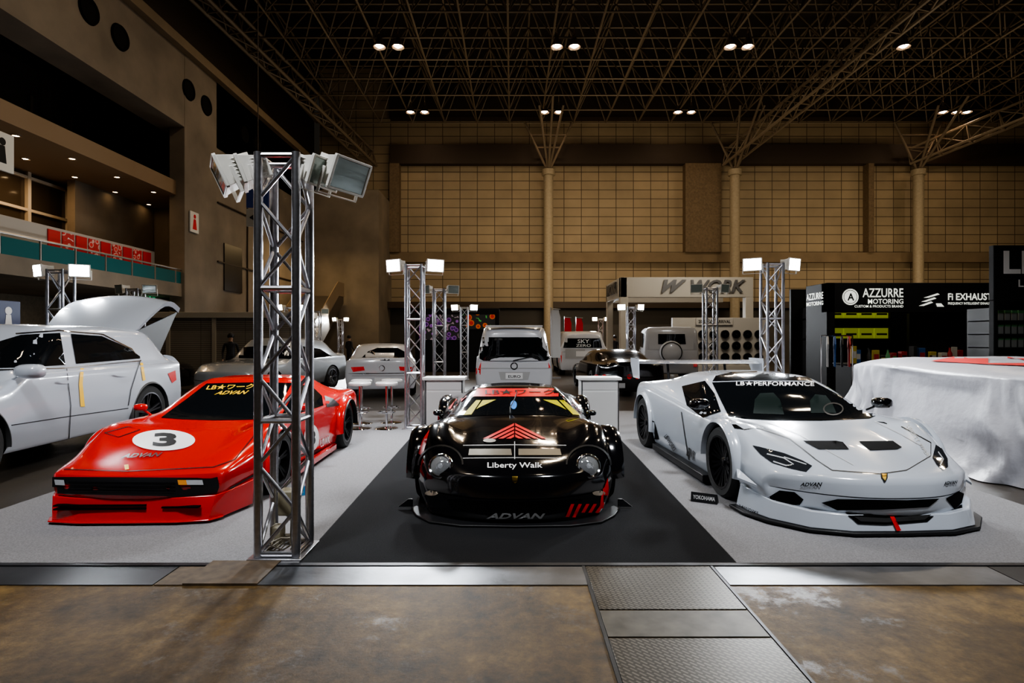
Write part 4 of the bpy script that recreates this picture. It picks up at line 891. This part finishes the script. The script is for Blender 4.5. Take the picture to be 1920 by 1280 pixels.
for r_ in range(3):
    for i in range(8):
        p=(7.3+i*.49,24.73,.75+r_*.5)
        if base is None:
            base=thing('alloy_wheel','multi-spoke alloy wheel mounted on a white display stand','alloy wheel',p,group='alloy wheels on the display stand')
            M=Matrix.Rotation(pi/2,4,'X'); g=G().lathe([(.18,-.05),(.18,.04),(.165,.04),(.155,-.03),(.05,-.04),(0,.0)],M,28)
            for k in range(6):
                R=Matrix.Rotation(k*pi/3,4,'Y'); g.box(-.012,.012,-.035,-.01,.02,.16,M=R)
            g.build('rim',RIMB,base); G().lathe([(0,.03),(.03,.03),(.035,.01)],M,16).build('centre_cap',RIMS,base)
        else: copytree(base,p)
t=thing('poster_stand','dark stand with colourful graphic posters behind the display cars','poster stand')
G().box(-4.6,-.6,27.0,27.3,0,3.0).build('stand_board',BB,t,bevel=.02)
def graphic(name,cols,sc):
    m=bpy.data.materials.new(name); m.use_nodes=True; nt=m.node_tree; b=nt.nodes['Principled BSDF']
    tc=nt.nodes.new('ShaderNodeTexCoord'); v=nt.nodes.new('ShaderNodeTexVoronoi'); v.inputs['Scale'].default_value=sc; r=nt.nodes.new('ShaderNodeValToRGB'); r.color_ramp.interpolation='CONSTANT'
    e=r.color_ramp.elements; e[0].color=cols[0]+(1,); e[1].position=.8; e[1].color=cols[-1]+(1,)
    for i,c in enumerate(cols[1:-1]): k=e.new(.3+.5*i/len(cols)); k.color=c+(1,)
    nt.links.new(tc.outputs['Object'],v.inputs['Vector']); nt.links.new(v.outputs['Distance'],r.inputs[0]); nt.links.new(r.outputs[0],b.inputs['Base Color']); nt.links.new(r.outputs[0],b.inputs['Emission Color']); b.inputs['Emission Strength'].default_value=.3
    return m
G().box(-4.4,-2.4,26.95,27.0,1.5,2.7).build('graphic_panel',graphic('poster_art_purple',[(.05,.01,.12),(.3,.1,.4),(.02,.02,.02),(.4,.3,.35)],4),t)
G().box(-2.3,-.8,26.95,27.0,2.0,2.7).build('graphic_panel',graphic('poster_art_red',[(.5,.02,.01),(.6,.15,.02),(.02,.02,.02),(.1,.5,.1)],3),t)
def banner(x,y,w,z0,z1,m,lb,txt=None,tm=TK):
    t=thing('banner',lb,'banner',(x,y,0)); G().tube((-w/2-.03,0,0),(-w/2-.03,0,z1+.1),.02).tube((-w/2-.03,0,z1+.05),(w/2,0,z1+.02),.012).box(-w/2-.2,w/2,-.2,.2,0,.04).build('pole',ALU,t)
    P=[(-w/2,z0),(w/2,z0),(w/2,z1-.3),(w/2-.06,z1-.1),(w/2-.2*w,z1),(-w/2,z1)]; G().prism(P,Matrix(((1,0,0,0),(0,0,1,0),(0,1,0,0),(0,0,0,1))),.01).build('flag_cloth',m,t)
banner(1.75,22.6,.36,.8,2.7,TG,'pale feather banner on a pole in the hall')
banner(3.1,31.5,.38,1.6,2.7,REDV,'red hanging banner beside a lighting tower'); banner(3.8,32,.38,1.6,2.7,REDV,'red hanging banner beside a lighting tower')
SH=brickmat('ribbed_shutter',(.33,.30,.26),(.31,.285,.245),(.11,.095,.08),1.5,.07,.008)
t=thing('storage_unit','row of ribbed grey roller-shutter storage units','storage unit',(0,0,0))
G().box(-13.2,-6.9,19.2,19.8,.0,2.25,1).box(-13.3,-6.8,19.1,19.9,2.25,2.45,0).build('shutter_body',[WB,SH],t,bevel=.01)
for i in range(5): G().box(-13.2+i*1.55,-13.08+i*1.55,19.14,19.2,0,2.25).build('post',WB,t)
t=thing('poster_counter','white balcony counter lined with red and white posters','poster stand')
G().box(-15.4,-15.2,15.5,24.2,3.9,5.25).build('counter_board',mat('counter_board_white',(.4,.37,.33),.6),t,bevel=.01)
for i in range(9):
    y=18.6+i*.6; G().box(-15.19,-15.16,y,y+.5,4.55,5.15).build('poster',graphic('poster_red_%d'%i,[(.4,.02,.02),(.4,.25,.2),(.3,.015,.015),(.5,.45,.4)],3+i*.3) if i%2 else mat('poster_plain_red',(.4,.012,.012),.5,emit=.12),t)
SB=mat('signboard_white',(.55,.52,.46),.5,emit=.08)
t=thing('restroom_sign','white hanging sign with a red figure pictogram','sign')
G().box(-13.95,-13.9,24.6,25.25,6.2,7.1).build('sign_board',SB,t,bevel=.01)
G().lathe([(0,0),(.09,0)],Matrix.Translation((-13.89,24.92,6.9))@Matrix.Rotation(pi/2,4,'Y'),16).prism([(-.08,0),(.08,0),(.16,.45),(-.16,.45)][::-1],Matrix(((0,0,1,-13.895),(1,0,0,24.92),(0,-1,0,6.78),(0,0,0,1))),.004).build('pictogram',REDV,t)
t=thing('hall_sign','tall blue hanging sign with white hall lettering and arrow','sign',(-9.6,21.5,0))
BLU=mat('sign_blue',(.015,.03,.12),.5,emit=.05)
G().box(-.42,.42,-.05,.05,6.5,7.7,0).box(-.42,.42,-.05,.05,5.8,6.45,1).tube((0,0,7.7),(0,0,17),.02,8,2).build('sign_board',[BLU,mat('arrow_panel',(.25,.25,.24),.5),DK],t)
sign_text('HALL',TG,(-.3,-.06,7.35),(.6,0,0),(0,0,.2),t); sign_text('5',TG,(-.15,-.06,6.7),(.3,0,0),(0,0,.5),t); sign_text('←',TK,(-.3,-.06,5.95),(.6,0,0),(0,0,.35),t)
t=thing('exit_sign','green illuminated emergency exit sign with running figure','exit sign',(-15.4,24.2,3.35))
G().box(-.2,.2,-.05,.05,-.55,-.05).tube((0,0,-.05),(0,0,0),.02).build('sign_case',mat('exit_green',(.02,.5,.2),.4,emit=1.6),t,bevel=.01)
G().lathe([(0,0),(.045,0)],Matrix.Translation((.02,-.055,-.17))@Matrix.Rotation(pi/2,4,'X'),12).prism([(-.06,0),(0,.12),(.06,.0),(.10,.0),(.03,.2),(.1,.25),(-.08,.28),(-.03,.12),(-.12,0)],Matrix(((1,0,0,0),(0,0,1,-.055),(0,1,0,-.5),(0,0,0,1))),-.003).build('pictogram',TW,t)
for y,z,lb in((14.7,6.4,'white wall sign with black pictogram'),(14.2,2.0,'dark blue wall sign with white restroom figure')):
    t=thing('wall_sign',lb,'sign',(-13.2 if z>4 else -12.6,y,z)); G().box(-.03,.03,-.35,.35,-.5,.5).build('sign_board',SB if z>4 else BLU,t,bevel=.01)
    G().lathe([(0,0),(.1,0)],Matrix.Translation((.035,0,.25))@Matrix.Rotation(pi/2,4,'Y'),14).prism([(-.12,0),(.12,0),(.07,.45),(-.07,.45)],Matrix(((0,0,1,.032),(1,0,0,0),(0,1,0,-.3),(0,0,0,1))),.004).build('pictogram',TK if z>4 else TW,t)
    if z<4: G().tube((0,0,-2.0),(0,0,-.5),.03).box(-.2,.2,-.2,.2,-2,-1.97).build('post',ALU,t)
    else: G().tube((-1.2,0,0),(-.03,0,0),.03).build('bracket',DK,t)
t=thing('escalator','steel escalator with glass balustrades rising to the balcony','escalator')
M=Matrix(((0,0,1,-13.3),(1,0,0,30),(0,1,0,0),(0,0,0,1)))
G().prism([(0,0),(1.2,0),(7.5,3.9),(7.5,4.3),(6.5,4.3),(0,.35)],M,2.2).build('truss_body',mat('escalator_steel',(.14,.12,.10),.4,.7),t)
for x in(-13.3,-11.1): G().prism([(.2,.5),(6.4,4.3),(7.5,4.3),(7.5,5.2),(6.2,5.2),(.2,1.4)],Matrix(((0,0,1,x),(1,0,0,30),(0,1,0,0),(0,0,0,1))),.04).build('balustrade',mat('balustrade_panel',(.22,.16,.10),.25),t)
# ------------------------------------------------------------ people
def person(loc,yaw,top,legs,label,arm=.1,lean=0):
    J={'pel':(0,0,.95,.13),'waist':(0,0,1.1,.12),'chest':(0,0,1.32,.14),'neck':(0,-.01,1.47,.055),'chin':(0,-.02,1.53,.06),'head':(0,-.02,1.63,.095),'crown':(0,-.01,1.70,.07)}
    E_=[('pel','waist'),('waist','chest'),('chest','neck'),('neck','chin'),('chin','head'),('head','crown')]
    for s,k in((-1,'l'),(1,'r')):
        J.update({k+'sh':(s*.17,0,1.40,.06),k+'el':(s*.23,.02,1.13,.042),k+'wr':(s*.22,-arm,.90,.028),k+'ha':(s*.22,-arm-.02,.80,.03),k+'hip':(s*.09,0,.9,.095),k+'kn':(s*.10,-.02,.5,.06),k+'an':(s*.11,.02,.09,.04),k+'toe':(s*.12,-.14,.04,.035)})
        E_+=[('chest',k+'sh'),(k+'sh',k+'el'),(k+'el',k+'wr'),(k+'wr',k+'ha'),('pel',k+'hip'),(k+'hip',k+'kn'),(k+'kn',k+'an'),(k+'an',k+'toe')]
    ks=list(J); me=bpy.data.meshes.new('p'); me.from_pydata([J[k][:3] for k in ks],[(ks.index(a),ks.index(b)) for a,b in E_],[])
    o=bpy.data.objects.new('p',me); COL.objects.link(o); md=o.modifiers.new('s','SKIN')
    for i,k in enumerate(ks): r=J[k][3]; me.skin_vertices[0].data[i].radius=(r,r*.85)
    me.skin_vertices[0].data[0].use_root=True
    o.modifiers.new('ss','SUBSURF').levels=2; bpy.context.view_layer.update()
    fm=bpy.data.meshes.new_from_object(o.evaluated_get(bpy.context.evaluated_depsgraph_get())); bpy.data.objects.remove(o)
    SK=mat('skin',(.45,.27,.18),.6)
    fm.materials.clear(); [fm.materials.append(m) for m in(SK,top,legs,BLK)]
    for p in fm.polygons:
        c=p.center; p.use_smooth=True
        p.material_index=0 if (c.z>1.46 or (abs(c.x)>.17 and c.z<.9 and c.z>.7)) else 1 if (c.z>.95 or (abs(c.x)>.17 and c.z>.7)) else 2 if c.z>.1 else 3
    e=thing('person',label,'person',loc,yaw); mk('person_body',fm,e)
    G().lathe([(0,.115),(.06,.1),(.1,.04),(.103,-.02),(.09,-.06)],Matrix.Translation((0,.012,1.64)),18).build('hair',mat('black_hair',(.01,.008,.007),.6),e)
    g=G()
    for s in(-1,1): g.lathe([(0,.008),(.012,.004),(.014,0)],Matrix.Translation((s*.032,-.108,1.64))@Matrix.Rotation(pi/2,4,'X'),8)
    g.build('eyes',TK,e)
person((-9.0,18.2,0),.4,mat('dark_jacket',(.02,.02,.025),.8),mat('dark_trousers',(.02,.02,.03),.8),'person in a dark jacket standing near the storage units')
person((-8.3,29.0,0),2.6,MC['dark_jacket'],MC['dark_trousers'],'person in dark clothes walking among the display cars',.2)
person((5.6,31.0,0),-.6,MC['dark_jacket'],MC['dark_trousers'],'person in a black coat standing by the wheel booth')
# ------------------------------------------------------------ lights
def area(name,loc,size,power,col,target=None,sy=None,spread=180):
    L=bpy.data.lights.new(name,'AREA'); L.shape='RECTANGLE'; L.size=size; L.size_y=sy or size; L.energy=power; L.color=col; L.spread=math.radians(spread)
    o=bpy.data.objects.new(name,L); COL.objects.link(o); o.location=loc
    d=(Vector(target)-Vector(loc)) if target else Vector((0,0,-1)); o.rotation_euler=d.to_track_quat('-Z','Y').to_euler(); return o
WCOL=(1,.81,.58)
for x,y,p in((-7,6,140),(3,6,140),(12,6,120),(-6,16,300),(3,16,280),(13,16,280),(-5,30,430),(3,30,430),(12,30,430),(22,30,430),(32,30,400)):
    area('roof_light',(x,y,16.2),.9,p,WCOL)
area('car_fill_light',(-3.2,1.0,9),1.2,190,(.93,.96,1),(-3,7.5,0),1.2,70); area('car_fill_light',(3.5,1.0,9),1.2,190,(.93,.96,1),(3,7.5,0),1.2,70)  # unseen lamps added to light the cars, standing in for other hall lights
area('wall_fill_light',(4,32,5),8,320,(1,.80,.54),(6,42,9),2); area('wall_fill_light',(24,32,5),8,320,(1,.80,.54),(26,42,9),2)  # added lamps that brighten the back wall, no fixture there
for x,p in((-5,150),(8,170),(22,170)): area('roof_fill_light',(x,30,9.5),3,p,(1,.82,.58),(x,31,18),3)  # added upward fill on the roof frame in place of lamp spill
area('balcony_light',(-16.3,20,7.5),1.5,90,(1,.66,.35)); area('under_balcony_light',(-17,20,3.2),4,90,(1,.8,.56)); area('escalator_light',(-11.5,34,7.5),1.5,150,(1,.72,.38))
area('booth_fill_light',(8,21.5,6),2,110,(1,.93,.82),(8,25.5,2.5),.6)  # added lamp to brighten the white wheel booth
area('booth_fill_light',(9.6,12.2,4.5),2,25,(1,.95,.85),(9.6,14,1.5),.4)
W=bpy.data.worlds.new('hall_air'); SC.world=W; W.use_nodes=True; bg=W.node_tree.nodes['Background']; bg.inputs[0].default_value=(.9,.78,.62,1); bg.inputs[1].default_value=.015
